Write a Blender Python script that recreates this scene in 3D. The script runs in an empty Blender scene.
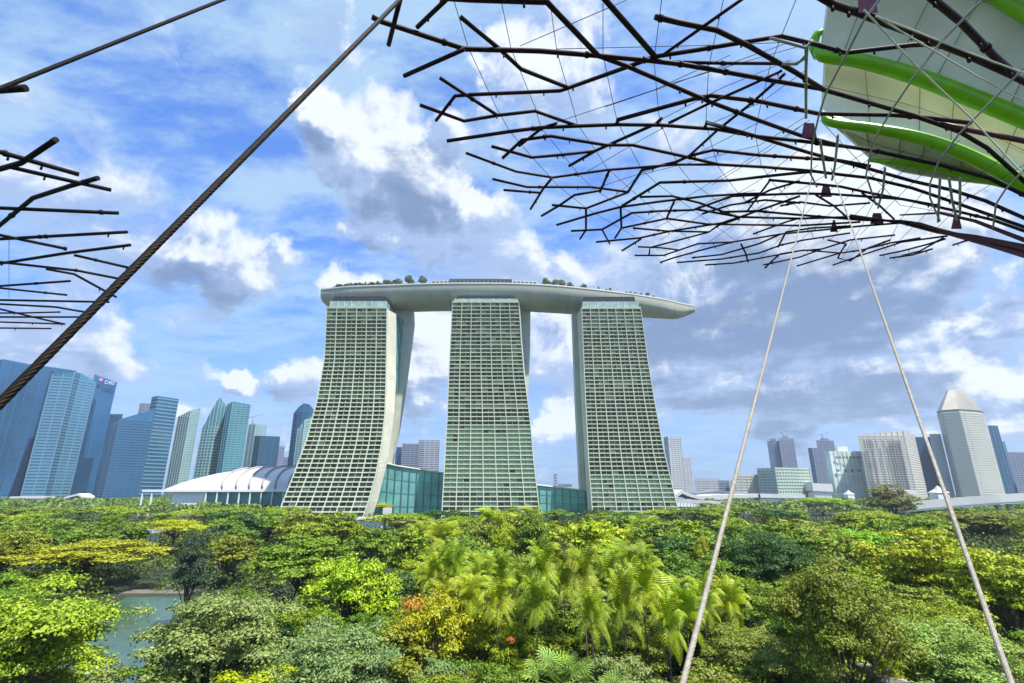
import bpy, math, random
import numpy as np
from mathutils import Vector

# ------------------------------------------------------------------ camera
SC = bpy.context.scene
COL = SC.collection
PITCH = math.radians(16.4)
F, CX, CY, CAMZ = 505.0, 512.0, 341.5, 22.0
SP, CP = math.sin(PITCH), math.cos(PITCH)
cam_d = bpy.data.cameras.new('camera')
cam = bpy.data.objects.new('camera', cam_d)
COL.objects.link(cam)
cam.location = (0, 0, CAMZ)
cam.rotation_euler = (math.radians(90) + PITCH, 0, 0)
cam_d.sensor_width = 36
cam_d.lens = F / 1024 * 36
cam_d.clip_start = 0.1
cam_d.clip_end = 30000
SC.camera = cam

# ------------------------------------------------------------------ light
SC.view_settings.view_transform = 'Standard'
SC.view_settings.look = 'None'
SC.view_settings.exposure = 0.9
SC.view_settings.gamma = 1
SC.view_settings.use_curve_mapping = False
SUN_EL, SUN_AZ = math.radians(63), math.radians(128)      # azimuth from +Y, clockwise
sd = Vector((math.sin(SUN_AZ) * math.cos(SUN_EL), math.cos(SUN_AZ) * math.cos(SUN_EL), math.sin(SUN_EL)))
sun_d = bpy.data.lights.new('sun', 'SUN')
sun_d.energy = 4.8
sun_d.angle = math.radians(0.8)
sun_d.color = (1.0, 0.95, 0.87)
sun = bpy.data.objects.new('sun', sun_d)
COL.objects.link(sun)
sun.rotation_euler = (-sd).to_track_quat('-Z', 'Y').to_euler()


def ray(px, py):
    u, v = (px - CX) / F, (CY - py) / F
    return Vector((u, CP - v * SP, SP + v * CP))


def PD(px, py, D):                     # point whose Y is D
    r = ray(px, py); t = D / r.y
    return Vector((r.x * t, D, CAMZ + r.z * t))


def PT(px, py, t):
    r = ray(px, py)
    return Vector((r.x * t, r.y * t, CAMZ + r.z * t))


def PZ(px, py, z):
    r = ray(px, py); t = (z - CAMZ) / r.z
    return Vector((r.x * t, r.y * t, z))


def XD(px, D, z):                      # x of the point in column px at distance D and height z
    return (px - CX) / F * (D * CP + (z - CAMZ) * SP)


def PY(D, z):                          # row at which a point at D, z shows
    zc = D * CP + (z - CAMZ) * SP
    return CY - F * (-D * SP + (z - CAMZ) * CP) / zc


# ------------------------------------------------------------------ sky
world = bpy.data.worlds.new('World'); SC.world = world
world.use_nodes = True
nt = world.node_tree; N = nt.nodes; L = nt.links
N.clear()


def nd(kind, **kw):
    n = N.new(kind)
    for k, v in kw.items(): setattr(n, k, v)
    return n


def plug(sock, v):
    if hasattr(v, 'is_linked'): L.new(v, sock)
    elif v is not None: sock.default_value = v


def mth(op, a, b=None, c=None, clamp=False):
    n = nd('ShaderNodeMath', operation=op); n.use_clamp = clamp
    plug(n.inputs[0], a)
    if b is not None: plug(n.inputs[1], b)
    if c is not None: plug(n.inputs[2], c)
    return n.outputs[0]


def smooth(x, a, b, lo=0.0, hi=1.0):
    n = nd('ShaderNodeMapRange', interpolation_type='SMOOTHSTEP')
    plug(n.inputs['Value'], x)
    n.inputs['From Min'].default_value = a; n.inputs['From Max'].default_value = b
    n.inputs['To Min'].default_value = lo; n.inputs['To Max'].default_value = hi
    return n.outputs[0]


def mixc(f, a, b):
    n = nd('ShaderNodeMix', data_type='RGBA')
    plug(n.inputs[0], f); plug(n.inputs[6], a); plug(n.inputs[7], b)
    return n.outputs[2]


def vmath(op, a, b=None, s=None):
    n = nd('ShaderNodeVectorMath', operation=op)
    plug(n.inputs[0], a)
    if b is not None: plug(n.inputs[1], b)
    if s is not None: plug(n.inputs['Scale'], s)
    return n


tc = nd('ShaderNodeTexCoord')
DIR = vmath('NORMALIZE', tc.outputs['Generated']).outputs[0]
sky = nd('ShaderNodeTexSky', sky_type='NISHITA')
sky.sun_disc = False
sky.sun_elevation = SUN_EL
sky.sun_rotation = SUN_AZ
sky.air_density = 1.0; sky.dust_density = 0.6; sky.ozone_density = 2.2
sep = nd('ShaderNodeSeparateXYZ'); L.new(DIR, sep.inputs[0])
dz = mth('MAXIMUM', sep.outputs[2], 0.0)
den = mth('ADD', dz, 0.16)
inv = mth('DIVIDE', 1.0, den)
P = vmath('SCALE', DIR, None, inv).outputs[0]        # position on a flat cloud layer


def noise(vec, scale, detail=6, rough=0.55, dist=0.0, lac=2.0, off=(0, 0, 0)):
    v = vmath('ADD', vec, off).outputs[0]
    n = nd('ShaderNodeTexNoise')
    L.new(v, n.inputs['Vector'])
    n.inputs['Scale'].default_value = scale; n.inputs['Detail'].default_value = detail
    n.inputs['Roughness'].default_value = rough; n.inputs['Distortion'].default_value = dist
    n.inputs['Lacunarity'].default_value = lac
    return n.outputs['Fac']


warp = nd('ShaderNodeTexNoise')
L.new(DIR, warp.inputs['Vector']); warp.inputs['Scale'].default_value = 7.0; warp.inputs['Detail'].default_value = 4
wv = vmath('SCALE', vmath('SUBTRACT', warp.outputs['Color'], (0.5, 0.5, 0.5)).outputs[0], None, 0.16).outputs[0]
DW = vmath('NORMALIZE', vmath('ADD', DIR, wv).outputs[0]).outputs[0]


def blobs(lst):
    acc = None
    for (px, py, r, amp) in lst:
        d = ray(px, py).normalized()
        # radius in pixels -> angle at that place
        ang = (ray(px + r, py).normalized() - d).length
        dot = vmath('DOT_PRODUCT', DW, tuple(d)).outputs['Value']
        v = smooth(dot, math.cos(ang * 1.35), math.cos(ang * 0.25), 0.0, amp)
        acc = v if acc is None else mth('ADD', acc, v)
    return acc


CLOUD = [(760, 330, 130, .3), (900, 300, 120, .25), (620, 400, 60, .2), (500, 200, 60, .25), (385, 150, 75, .62), (430, 190, 60, .5), (320, 145, 42, .42), (300, 95, 34, .35), (350, 285, 32, .48), (300, 110, 30, .2),
         (235, 383, 17, .6), (225, 265, 48, .42), (200, 290, 50, .3), (325, 25, 36, .4), (500, 90, 55, .42), (560, 30, 60, .4),
         (600, 150, 70, .3), (700, 110, 60, .1), (880, 205, 110, .6), (800, 215, 90, .45), (425, 350, 50, .7), (548, 345, 45, .45), (556, 424, 30, .6),
         (700, 300, 110, .3), (850, 330, 120, .38), (980, 340, 110, .42), (620, 290, 70, .25), (930, 420, 90, .35), (760, 400, 90, .3),
         (120, 60, 90, .10), (60, 150, 90, .12), (100, 230, 90, .16), (150, 370, 60, .3), (60, 350, 80, .32), (300, 380, 30, .3), (480, 240, 60, .3),
         (235, 45, 32, -.4), (265, 75, 30, -.3), (385, 45, 30, -.25), (440, 30, 40, -.2), (170, 135, 35, -.15), (460, 60, 35, -.3), (285, 215, 38, -.25),
         (640, 60, 50, -.25), (780, 30, 60, -.3), (265, 320, 35, -.12), (570, 180, 40, -.2), (730, 450, 60, -.35), (980, 270, 40, -.25), (250, 350, 30, -.2)]
DARK = [(760, 350, 120, .45), (950, 250, 70, .3), (560, 230, 60, .3), (860, 250, 90, .2), (430, 180, 48, 1.0), (345, 150, 30, .55), (400, 140, 30, .4), (215, 275, 52, .75), (800, 300, 120, .6), (900, 370, 90, .5), (680, 300, 90, .55),
        (990, 310, 80, .4), (620, 330, 80, .35), (120, 380, 40, .45), (120, 240, 60, .2), (820, 420, 80, .45)]
WHITE = [(880, 205, 110, 1.0), (800, 200, 80, .9), (560, 30, 50, .5), (500, 90, 55, .6), (425, 345, 55, 1.0), (556, 424, 26, 1.0), (330, 280, 28, .8), (235, 380, 16, .8),
         (370, 110, 50, .8), (300, 95, 36, .7), (980, 390, 50, .5), (900, 395, 40, .4), (550, 330, 40, .5)]

def density(dirv, dirw, hi=True):
    sp_ = nd('ShaderNodeSeparateXYZ'); L.new(dirv, sp_.inputs[0])
    iv = mth('DIVIDE', 1.0, mth('ADD', mth('MAXIMUM', sp_.outputs[2], 0.0), 0.22))
    p_ = vmath('SCALE', dirv, None, iv).outputs[0]
    a = noise(p_, 2.0, 12, 0.58, 0.35, off=(3.1, 7.7, 1.0))
    b = noise(dirv, 7.0, 9, 0.60, 0.5, off=(9.1, 2.7, 4.0))
    return mth('ADD', mth('MULTIPLY', mth('SUBTRACT', a, .5), 1.25), mth('MULTIPLY', mth('SUBTRACT', b, .5), 1.15)), a, b


def warped(d):
    w_ = nd('ShaderNodeTexNoise'); L.new(d, w_.inputs['Vector']); w_.inputs['Scale'].default_value = 6.0; w_.inputs['Detail'].default_value = 8
    w_.inputs['Roughness'].default_value = .6
    v = vmath('SCALE', vmath('SUBTRACT', w_.outputs['Color'], (0.5, 0.5, 0.5)).outputs[0], None, 0.22).outputs[0]
    return vmath('NORMALIZE', vmath('ADD', d, v).outputs[0]).outputs[0]


DW = warped(DIR)
b0 = blobs(CLOUD)
n0, nA, nB = density(DIR, DW)
dens = mth('ADD', mth('ADD', n0, b0), -0.13)
DIR2 = vmath('NORMALIZE', vmath('ADD', DIR, (0.012, 0.0, 0.030)).outputs[0]).outputs[0]
DW = warped(DIR2)
b1 = blobs(CLOUD)
n1, _a, _b = density(DIR2, DW)
dens1 = mth('ADD', mth('ADD', n1, b1), -0.13)
emb = mth('SUBTRACT', dens, dens1)                       # positive on tops and sunward edges
st2 = nd('ShaderNodeMapping'); L.new(DIR, st2.inputs[0]); st2.inputs['Scale'].default_value = (1.0, 1.0, 3.6); st2.inputs['Rotation'].default_value = (0, math.radians(8), 0)
nS = noise(st2.outputs[0], 4.2, 10, 0.62, 0.3, off=(5.5, 1.2, 0.3))
lowsky = smooth(dz, 0.05, 0.42, 1.0, 0.0)
dens = mth('ADD', dens, mth('MULTIPLY', mth('MULTIPLY', mth('SUBTRACT', nS, 0.5), 1.9), lowsky))
mask = smooth(dens, -0.06, 0.30)
str_map = nd('ShaderNodeMapping'); L.new(P, str_map.inputs[0])
str_map.inputs['Rotation'].default_value = (0, 0, math.radians(35)); str_map.inputs['Scale'].default_value = (1.0, 1.7, 1.0)
nC = noise(str_map.outputs[0], 3.0, 12, 0.64, 0.15, off=(1.7, 0.7, 2.0))
cirrus = mth('MULTIPLY', smooth(nC, 0.34, 0.62), smooth(dz, 0.0, 0.5, 0.45, 0.85))
DW = DIR
dk = blobs(DARK)
dark = mth('ADD', mth('MULTIPLY', dk, .55), mth('MULTIPLY', mth('SUBTRACT', dens, 0.45), 0.6))
dark = mth('ADD', dark, mth('MULTIPLY', mth('SUBTRACT', nS, 0.5), 2.2))
dark = mth('SUBTRACT', dark, mth('MULTIPLY', emb, 1.7))
dark = smooth(dark, 0.05, 1.0)
wh = blobs(WHITE)
white = smooth(mth('ADD', mth('ADD', mth('MULTIPLY', wh, .8), mth('MULTIPLY', emb, 2.4)), mth('MULTIPLY', mth('SUBTRACT', nB, .5), .8)), 0.0, 0.85)
horizon = smooth(dz, 0.0, 0.34, 1.0, 0.0)
tint = nd('ShaderNodeMix', data_type='RGBA', blend_type='MULTIPLY')
tint.inputs[0].default_value = 1.0
L.new(sky.outputs[0], tint.inputs[6]); tint.inputs[7].default_value = (0.52, 0.76, 1.25, 1)
lift = nd('ShaderNodeMix', data_type='RGBA', blend_type='ADD')
lift.inputs[0].default_value = 1.0
L.new(tint.outputs[2], lift.inputs[6]); lift.inputs[7].default_value = (0.10, 0.40, 1.1, 1)
clear = mixc(mth('MULTIPLY', horizon, 0.85), lift.outputs[2], (1.7, 2.5, 4.2, 1))
CW = (5.3, 5.6, 6.0, 1); CM = (2.3, 3.05, 4.7, 1); CDk = (1.0, 1.5, 2.6, 1)
cc = mixc(white, CM, CW)
cc = mixc(mth('MULTIPLY', dark, 0.9), cc, CDk)
c1 = mixc(cirrus, clear, (2.7, 3.9, 5.1, 1))
c2 = mixc(mth('MULTIPLY', mask, 0.92), c1, cc)
bg = nd('ShaderNodeBackground'); bg.inputs['Strength'].default_value = 0.10
L.new(c2, bg.inputs['Color'])
wo = nd('ShaderNodeOutputWorld'); L.new(bg.outputs[0], wo.inputs[0])
world.cycles.sampling_method = 'MANUAL'; world.cycles.sample_map_resolution = 512
SC.cycles.max_bounces = 6; SC.cycles.diffuse_bounces = 3; SC.cycles.glossy_bounces = 3
SC.cycles.transmission_bounces = 4; SC.cycles.transparent_max_bounces = 8

# ------------------------------------------------------------------ materials
MATS = {}


def mat(name, col, rough=0.6, metal=0.0, spec=0.5, noise_s=None, amt=0.2, bump=0.0, coat=0.0):
    """Principled material with an uneven tone: noise_s = size of the noise, amt = depth."""
    if name in MATS: return MATS[name]
    m = bpy.data.materials.new(name); m.use_nodes = True
    t = m.node_tree; b = t.nodes['Principled BSDF']
    b.inputs['Base Color'].default_value = (*col, 1); b.inputs['Roughness'].default_value = rough
    b.inputs['Metallic'].default_value = metal; b.inputs['Specular IOR Level'].default_value = spec
    if noise_s:
        g = t.nodes.new('ShaderNodeNewGeometry')
        n = t.nodes.new('ShaderNodeTexNoise'); n.inputs['Scale'].default_value = noise_s; n.inputs['Detail'].default_value = 6
        t.links.new(g.outputs['Position'], n.inputs['Vector'])
        r = t.nodes.new('ShaderNodeMapRange')
        r.inputs['From Min'].default_value = .3; r.inputs['From Max'].default_value = .7
        r.inputs['To Min'].default_value = 1 - amt; r.inputs['To Max'].default_value = 1 + amt
        t.links.new(n.outputs['Fac'], r.inputs['Value'])
        x = t.nodes.new('ShaderNodeMix'); x.data_type = 'RGBA'; x.blend_type = 'MULTIPLY'; x.inputs[0].default_value = 1
        x.inputs[6].default_value = (*col, 1); t.links.new(r.outputs[0], x.inputs[7])
        t.links.new(x.outputs[2], b.inputs['Base Color'])
        if bump:
            bp = t.nodes.new('ShaderNodeBump'); bp.inputs['Strength'].default_value = bump
            t.links.new(n.outputs['Fac'], bp.inputs['Height']); t.links.new(bp.outputs[0], b.inputs['Normal'])
    MATS[name] = m
    return m


def leaf_mat(name, transl=0.3, rough=0.55):
    m = bpy.data.materials.new(name); m.use_nodes = True
    t = m.node_tree; b = t.nodes['Principled BSDF']; out = t.nodes['Material Output']
    oi = t.nodes.new('ShaderNodeObjectInfo')
    g = t.nodes.new('ShaderNodeNewGeometry')
    r = t.nodes.new('ShaderNodeMapRange')
    t.links.new(g.outputs['Random Per Island'], r.inputs['Value'])
    r.inputs['To Min'].default_value = 0.7; r.inputs['To Max'].default_value = 1.3
    n = t.nodes.new('ShaderNodeTexNoise'); n.inputs['Scale'].default_value = 0.35; n.inputs['Detail'].default_value = 2
    t.links.new(g.outputs['Position'], n.inputs['Vector'])
    hs = t.nodes.new('ShaderNodeHueSaturation')
    t.links.new(oi.outputs['Color'], hs.inputs['Color'])
    hr = t.nodes.new('ShaderNodeMapRange')
    t.links.new(n.outputs['Fac'], hr.inputs['Value']); hr.inputs['From Min'].default_value = .3; hr.inputs['From Max'].default_value = .7
    hr.inputs['To Min'].default_value = .485; hr.inputs['To Max'].default_value = .512
    t.links.new(hr.outputs[0], hs.inputs['Hue']); t.links.new(r.outputs[0], hs.inputs['Value'])
    t.links.new(hs.outputs[0], b.inputs['Base Color'])
    b.inputs['Roughness'].default_value = rough; b.inputs['Specular IOR Level'].default_value = 0.35
    tr = t.nodes.new('ShaderNodeBsdfTranslucent')
    hs2 = t.nodes.new('ShaderNodeHueSaturation'); t.links.new(hs.outputs[0], hs2.inputs['Color'])
    hs2.inputs['Hue'].default_value = .5; hs2.inputs['Value'].default_value = 1.3
    t.links.new(hs2.outputs[0], tr.inputs['Color'])
    mx = t.nodes.new('ShaderNodeMixShader'); mx.inputs[0].default_value = transl
    t.links.new(b.outputs[0], mx.inputs[1]); t.links.new(tr.outputs[0], mx.inputs[2])
    t.links.new(mx.outputs[0], out.inputs['Surface'])
    return m


M_LEAF = leaf_mat('leaf', .14)
M_BARK = mat('bark', (0.13, 0.10, 0.075), .9, noise_s=3, amt=.4, bump=.4)
M_GROUND = mat('garden_soil', (0.016, 0.028, 0.007), .95, noise_s=.25, amt=.6)
M_STEEL = mat('purple_steel', (0.020, 0.003, 0.006), .6, spec=.22, noise_s=4, amt=.3)
M_MAROON = mat('maroon_steel', (0.085, 0.008, 0.018), .5, noise_s=3, amt=.3)
M_PLUM = mat('plum_bracket', (0.13, 0.008, 0.03), .4, noise_s=3, amt=.2)
M_DARKST = mat('dark_tube', (0.008, 0.006, 0.007), .65, spec=.2, noise_s=5, amt=.3)
M_ROPE = mat('dark_rope', (0.012, 0.008, 0.004), .6, spec=.18, noise_s=30, amt=.45)
M_ROPE2 = mat('bright_rope', (0.27, 0.245, 0.19), .5, spec=.3, noise_s=25, amt=.25)
M_WIRE = mat('grey_wire', (0.35, 0.35, 0.34), .4, metal=.4)
M_DWIRE = mat('dark_wire', (0.05, 0.05, 0.055), .5)
M_HOOP = mat('hoop_steel', (0.40, 0.40, 0.40), .5, noise_s=3, amt=.2)
M_CREAM = mat('cream_panel', (0.88, 0.84, 0.64), .5, noise_s=.5, amt=.12)
M_LIME = mat('lime_tube', (0.20, 0.50, 0.0), .3, noise_s=1.5, amt=.12)


# ------------------------------------------------------------------ mesh helpers
class MB:
    def __init__(s): s.v = []; s.f = []; s.m = []; s.sm = []

    def face(s, pts, mi=0, smooth=False):
        i = len(s.v); s.v += [tuple(p) for p in pts]; s.f.append(tuple(range(i, i + len(pts)))); s.m.append(mi); s.sm.append(smooth)

    def hexa(s, a, mi=0):
        """a = 8 points: bottom 4 then top 4, both counter-clockwise from above"""
        i = len(s.v); s.v += [tuple(p) for p in a]
        for q in ((3, 2, 1, 0), (4, 5, 6, 7), (0, 1, 5, 4), (1, 2, 6, 5), (2, 3, 7, 6), (3, 0, 4, 7)):
            s.f.append(tuple(i + k for k in q)); s.m.append(mi); s.sm.append(False)

    def box(s, x0, x1, y0, y1, z0, z1, mi=0):
        s.hexa([(x0, y0, z0), (x1, y0, z0), (x1, y1, z0), (x0, y1, z0), (x0, y0, z1), (x1, y0, z1), (x1, y1, z1), (x0, y1, z1)], mi)

    def prism(s, poly, z0, z1, mi=0, top=None):
        """poly counter-clockwise from above"""
        i = len(s.v); n = len(poly)
        s.v += [(p[0], p[1], z0) for p in poly] + [(p[0], p[1], z1 if top is None else top[k]) for k, p in enumerate(poly)]
        s.f.append(tuple(range(i + n - 1, i - 1, -1))); s.f.append(tuple(range(i + n, i + 2 * n)))
        s.m += [mi, mi]; s.sm += [False, False]
        for k in range(n):
            j = (k + 1) % n
            s.f.append((i + k, i + j, i + n + j, i + n + k)); s.m.append(mi); s.sm.append(False)

    def tube(s, pts, r, n=8, mi=0, caps=True):
        pts = [Vector(p) for p in pts]
        rs = r if isinstance(r, (list, tuple)) else [r] * len(pts)
        up = Vector((0, 0, 1)); i0 = len(s.v); prev = None
        for k, p in enumerate(pts):
            a = (pts[min(k + 1, len(pts) - 1)] - pts[max(k - 1, 0)])
            if a.length < 1e-9: a = Vector((0, 0, 1))
            a.normalize()
            if prev is None:
                prev = a.cross(up if abs(a.z) < .95 else Vector((1, 0, 0))).normalized()
            else:
                prev = (prev - a * prev.dot(a)).normalized()
            b = a.cross(prev)
            for q in range(n):
                an = 2 * math.pi * q / n
                s.v.append(tuple(p + (prev * math.cos(an) + b * math.sin(an)) * rs[k]))
        for k in range(len(pts) - 1):
            for q in range(n):
                a = i0 + k * n + q; b2 = i0 + k * n + (q + 1) % n
                s.f.append((a, b2, b2 + n, a + n)); s.m.append(mi); s.sm.append(True)
        if caps:
            s.f.append(tuple(i0 + q for q in range(n - 1, -1, -1))); s.m.append(mi); s.sm.append(False)
            e = i0 + (len(pts) - 1) * n
            s.f.append(tuple(e + q for q in range(n))); s.m.append(mi); s.sm.append(False)

    def grid(s, rows, mi=0, smooth=True):
        """rows of equally many points; mi can be a function (row, column)"""
        i = len(s.v); w = len(rows[0])
        for r in rows: s.v += [tuple(p) for p in r]
        for a in range(len(rows) - 1):
            for b in range(w - 1):
                s.f.append((i + a * w + b, i + a * w + b + 1, i + (a + 1) * w + b + 1, i + (a + 1) * w + b))
                s.m.append(mi(a, b) if callable(mi) else mi); s.sm.append(smooth)

    def mesh(s, name, mats):
        me = bpy.data.meshes.new(name)
        me.from_pydata(s.v, [], s.f)
        for m in mats: me.materials.append(m)
        me.polygons.foreach_set('material_index', s.m)
        me.polygons.foreach_set('use_smooth', s.sm)
        me.update()
        return me

    def build(s, name, mats, parent=None, origin=None):
        if not isinstance(mats, (list, tuple)): mats = [mats]
        if origin is None and parent is not None: origin = ORG.get(parent.name, (0, 0, 0))
        if origin is not None:
            s.v = [(p[0] - origin[0], p[1] - origin[1], p[2] - origin[2]) for p in s.v]
        o = bpy.data.objects.new(name, s.mesh(name, mats)); COL.objects.link(o)
        if parent: o.parent = parent; ORG[o.name] = origin or (0, 0, 0)
        elif origin is not None: o.location = origin; ORG[o.name] = origin
        return o


ORG = {}


def tag(o, label=None, cat=None, group=None, kind=None):
    if label: o['label'] = label
    if cat: o['category'] = cat
    if group: o['group'] = group
    if kind: o['kind'] = kind
    return o


def empty(name, loc, label, cat, group=None):
    o = bpy.data.objects.new(name, None); COL.objects.link(o)
    o.empty_display_size = .5
    o.location = loc; ORG[o.name] = tuple(loc)
    return tag(o, label, cat, group)


# ------------------------------------------------------------------ ground, pond
g = MB(); R = 2590
g.face([(-R, -R, 0), (R, -R, 0), (R, R, 0), (-R, R, 0)])
tag(g.build('ground', M_GROUND), kind='structure')
m_water = mat('pond_water', (0.04, 0.085, 0.05), .2, spec=.3, noise_s=.5, amt=.25)
t = m_water.node_tree
nn = t.nodes.new('ShaderNodeTexNoise'); nn.inputs['Scale'].default_value = 2.2; nn.inputs['Detail'].default_value = 4
bb = t.nodes.new('ShaderNodeBump'); bb.inputs['Strength'].default_value = .25; bb.inputs['Distance'].default_value = .2
t.links.new(nn.outputs['Fac'], bb.inputs['Height']); t.links.new(bb.outputs[0], t.nodes['Principled BSDF'].inputs['Normal'])
w = MB()
pond = [(60, 700), (130, 690), (150, 655), (172, 618), (188, 601), (186, 596), (130, 596), (100, 610), (85, 640), (50, 680)]
pond3 = [PZ(x, y, 0.05) for x, y in pond]
w.face(pond3)
tag(w.build('water', m_water), kind='structure')
# paved edge at the far side of the pond
m_pave = mat('pale_paving', (0.13, 0.12, 0.09), .8, noise_s=1.2, amt=.2)
w = MB(); a = PZ(118, 596, 0); b = PZ(190, 595.5, 0)
w.box(a.x, b.x, a.y + .2, a.y + 4.5, 0.02, 0.5)
tag(w.build('path', m_pave), kind='structure')

# ------------------------------------------------------------------ hotel towers
M_CONC = mat('hotel_concrete', (0.54, 0.54, 0.43), .7, noise_s=.12, amt=.10)
M_BAND = mat('hotel_balcony', (0.39, 0.45, 0.31), .6, noise_s=.3, amt=.15)
M_FIN = mat('hotel_fin', (0.47, 0.51, 0.39), .6, noise_s=.2, amt=.10)
M_G1 = mat('glass_dark', (0.052, 0.056, 0.036), .35, spec=.3, noise_s=.4, amt=.4)
M_G2 = mat('glass_olive', (0.12, 0.145, 0.085), .35, spec=.3, noise_s=.5, amt=.4)
M_G3 = mat('glass_green_and_reflection', (0.30, 0.45, 0.28), .4, spec=.3, noise_s=.5, amt=.2)  # green glass tint, also the reflected sky coloured into lower floors
M_G4 = mat('glass_curtain', (0.40, 0.42, 0.34), .4, noise_s=.5, amt=.2)
M_TEAL = mat('glass_teal', (0.07, 0.26, 0.25), .12, noise_s=.1, amt=.35)
M_TEALL = mat('glass_teal_light', (0.17, 0.42, 0.40), .12, noise_s=.08, amt=.25)
M_SEAF = mat('glass_sea_green', (0.13, 0.46, 0.34), .3, noise_s=.05, amt=.35)
M_CROWN = mat('crown_glass', (0.27, 0.40, 0.38), .35, noise_s=.2, amt=.25)
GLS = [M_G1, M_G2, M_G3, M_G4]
Z_TOP = 179.0


def interp(x, pts):
    if x <= pts[0][0]: return pts[0][1]
    for (a, b), (c, d) in zip(pts, pts[1:]):
        if x <= c: return b + (d - b) * (x - a) / (c - a)
    return pts[-1][1]


def hotel(label, left, right, splay, fins, floors, glassmix, seed, end_side, end_px, back_px, topz=Z_TOP, D0=410):
    """left/right: (row, column) samples of the east face; end_px: the far edge of its end wall; back_px: edges of the rear leg"""
    rnd = random.Random(seed)

    def D(z): return D0 - splay * max(0.0, 1 - z / 150.0) ** 1.9 - 2.5 * max(0, (z - 120) / 60) ** 2

    def E(side, z, off=0.0):
        d = D(z); px = interp(PY(d, z), side)
        return Vector((XD(px, d, z), d + off, z))
    cx = (E(left, 0).x + E(right, 0).x) / 2
    o = empty('hotel_tower', (cx, D0 + 10, 0), label, 'hotel tower', 'three tall hotel towers')
    zs = [topz * k / floors for k in range(floors + 1)]

    def F_(s, z, off): return E(left, z, off).lerp(E(right, z, off), s)
    ncol = fins * 2
    # slab
    T = 13.0
    m = MB()
    rows = []
    ends = []
    for z in zs:
        a = E(left, z, 1.2); b = E(right, z, 1.2)
        c = b + Vector((0, T - 1.2, 0)); dd = a + Vector((0, T - 1.2, 0))
        if end_side == 'R':
            py = PY(D(z) + T, z); c.x = max(b.x - 30, XD(interp(py, end_px), D(z) + T, z))
        elif end_side == 'L':
            py = PY(D(z) + T, z); dd.x = XD(interp(py, end_px), D(z) + T, z)
        rows.append([a, b, c, dd, a]); ends.append((a, b, c, dd))
    m.grid(rows, smooth=False)
    m.face([rows[-1][k] for k in range(4)])
    m.build('wall', M_CONC, o)
    # glazing
    m = MB()
    grid_rows = [[F_(k / ncol, z, 0.9) for k in range(ncol + 1)] for z in zs]

    flo = {}

    def pick(a, b):
        zf = (a + .5) / floors
        wts = glassmix(zf)
        if a not in flo: flo[a] = rnd.choices(range(4), wts)[0]
        return flo[a] if rnd.random() < .5 else rnd.choices(range(4), wts)[0]
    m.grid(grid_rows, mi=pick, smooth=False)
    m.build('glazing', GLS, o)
    # balcony bands: one per floor, a strip with real depth
    m = MB()
    for k in range(floors):
        z0 = zs[k]; h = topz / floors
        zb, zt = z0 - h * .02, z0 + h * .22
        p = [E(left, zb, -.9), E(right, zb, -.9), E(right, zb, 1.0), E(left, zb, 1.0), E(left, zt, -.9), E(right, zt, -.9), E(right, zt, -.6), E(left, zt, -.6)]
        m.hexa(p)
    z0 = topz
    p = [E(left, z0, -1.2), E(right, z0, -1.2), E(right, z0, 3), E(left, z0, 3)]
    m.hexa(p + [q + Vector((0, 0, 1.8)) for q in p])
    m.build('balcony_bands', M_BAND, o)
    # fins
    m = MB()
    for k in range(ncol + 1):
        main = k % 2 == 0
        wd = .30 if main else .09
        dep = -1.15 if main else -.5
        s = k / ncol
        for (za, zb) in zip(zs[:-1], zs[1:]):
            a0, a1 = F_(s, za, dep), F_(s, zb, dep); b0, b1 = F_(s, za, 1.0), F_(s, zb, 1.0)
            X = Vector((wd, 0, 0))
            m.face([a0 - X, a0 + X, a1 + X, a1 - X])
            m.face([a0 + X, b0 + X, b1 + X, a1 + X]); m.face([b0 - X, a0 - X, a1 - X, b1 - X])
    m.build('mullions', M_FIN, o)
    # crown: recessed glass storey under the sky park
    m = MB()
    a, b = E(left, topz), E(right, topz)
    m.box(a.x + 1, b.x - 1, a.y + 1.5, a.y + 30, topz + 1.8, topz + (4.6 if topz > 175 else 7.6))
    cr = m.build('crown_storey', M_CROWN, o)
    for k in range(9):
        m = MB(); x = a.x + 2 + (b.x - a.x - 4) * k / 8
        m.box(x - .2, x + .2, a.y + 1.1, a.y + 1.48, topz + 1.8, topz + (4.8 if topz > 175 else 7.8))
        m.build('column', M_CONC, cr)
    m = MB(); m.box(a.x + 3, b.x - 3, a.y + 5, a.y + 30, topz + 4.6, 184.5); m.build('shadow_gap', mat('dark_window_and_shadow', (.03, .03, .03), .3), cr)  # near-black set-back box paints the shadow gap under the hull
    # rear leg
    if back_px:
        m = MB(); rows = []; gl = []
        lo, hi = back_px
        D1, D2 = 440, 452
        for z in [*zs, 183.0]:
            d = D1
            if end_side == 'R':
                x1 = XD(interp(PY(D1, z), hi), D1, z); x0 = a.x + 6
            else:
                x0 = XD(interp(PY(D1, z), lo), D1, z); x1 = b.x - 6
            rows.append([Vector((x0, D1, z)), Vector((x1, D1, z)), Vector((x1, D2, z)), Vector((x0, D2, z)), Vector((x0, D1, z))])
        m.grid(rows, smooth=False); m.face([rows[-1][k] for k in range(4)])
        m.build('rear_leg', M_CONC, o)
        # atrium glass closing the gap between the two legs
        m = MB(); rows = []
        for z, e in zip(zs, ends):
            c = e[2] if end_side == 'R' else e[3]
            dgl = D1 - .4
            if end_side == 'R': xx = XD(interp(PY(D1, z), lo), D1, z)
            else: xx = XD(interp(PY(D1, z), hi), D1, z)
            p0 = Vector((c.x - .6 if end_side == 'R' else c.x + .6, c.y - .5, z))
            rows.append([p0.lerp(Vector((xx, dgl, z)), q / 5) for q in range(6)])
        m.grid(rows, smooth=False, mi=lambda r, c: (r * 7 + c * 3 + r // 3) % 4 == 0)
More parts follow.
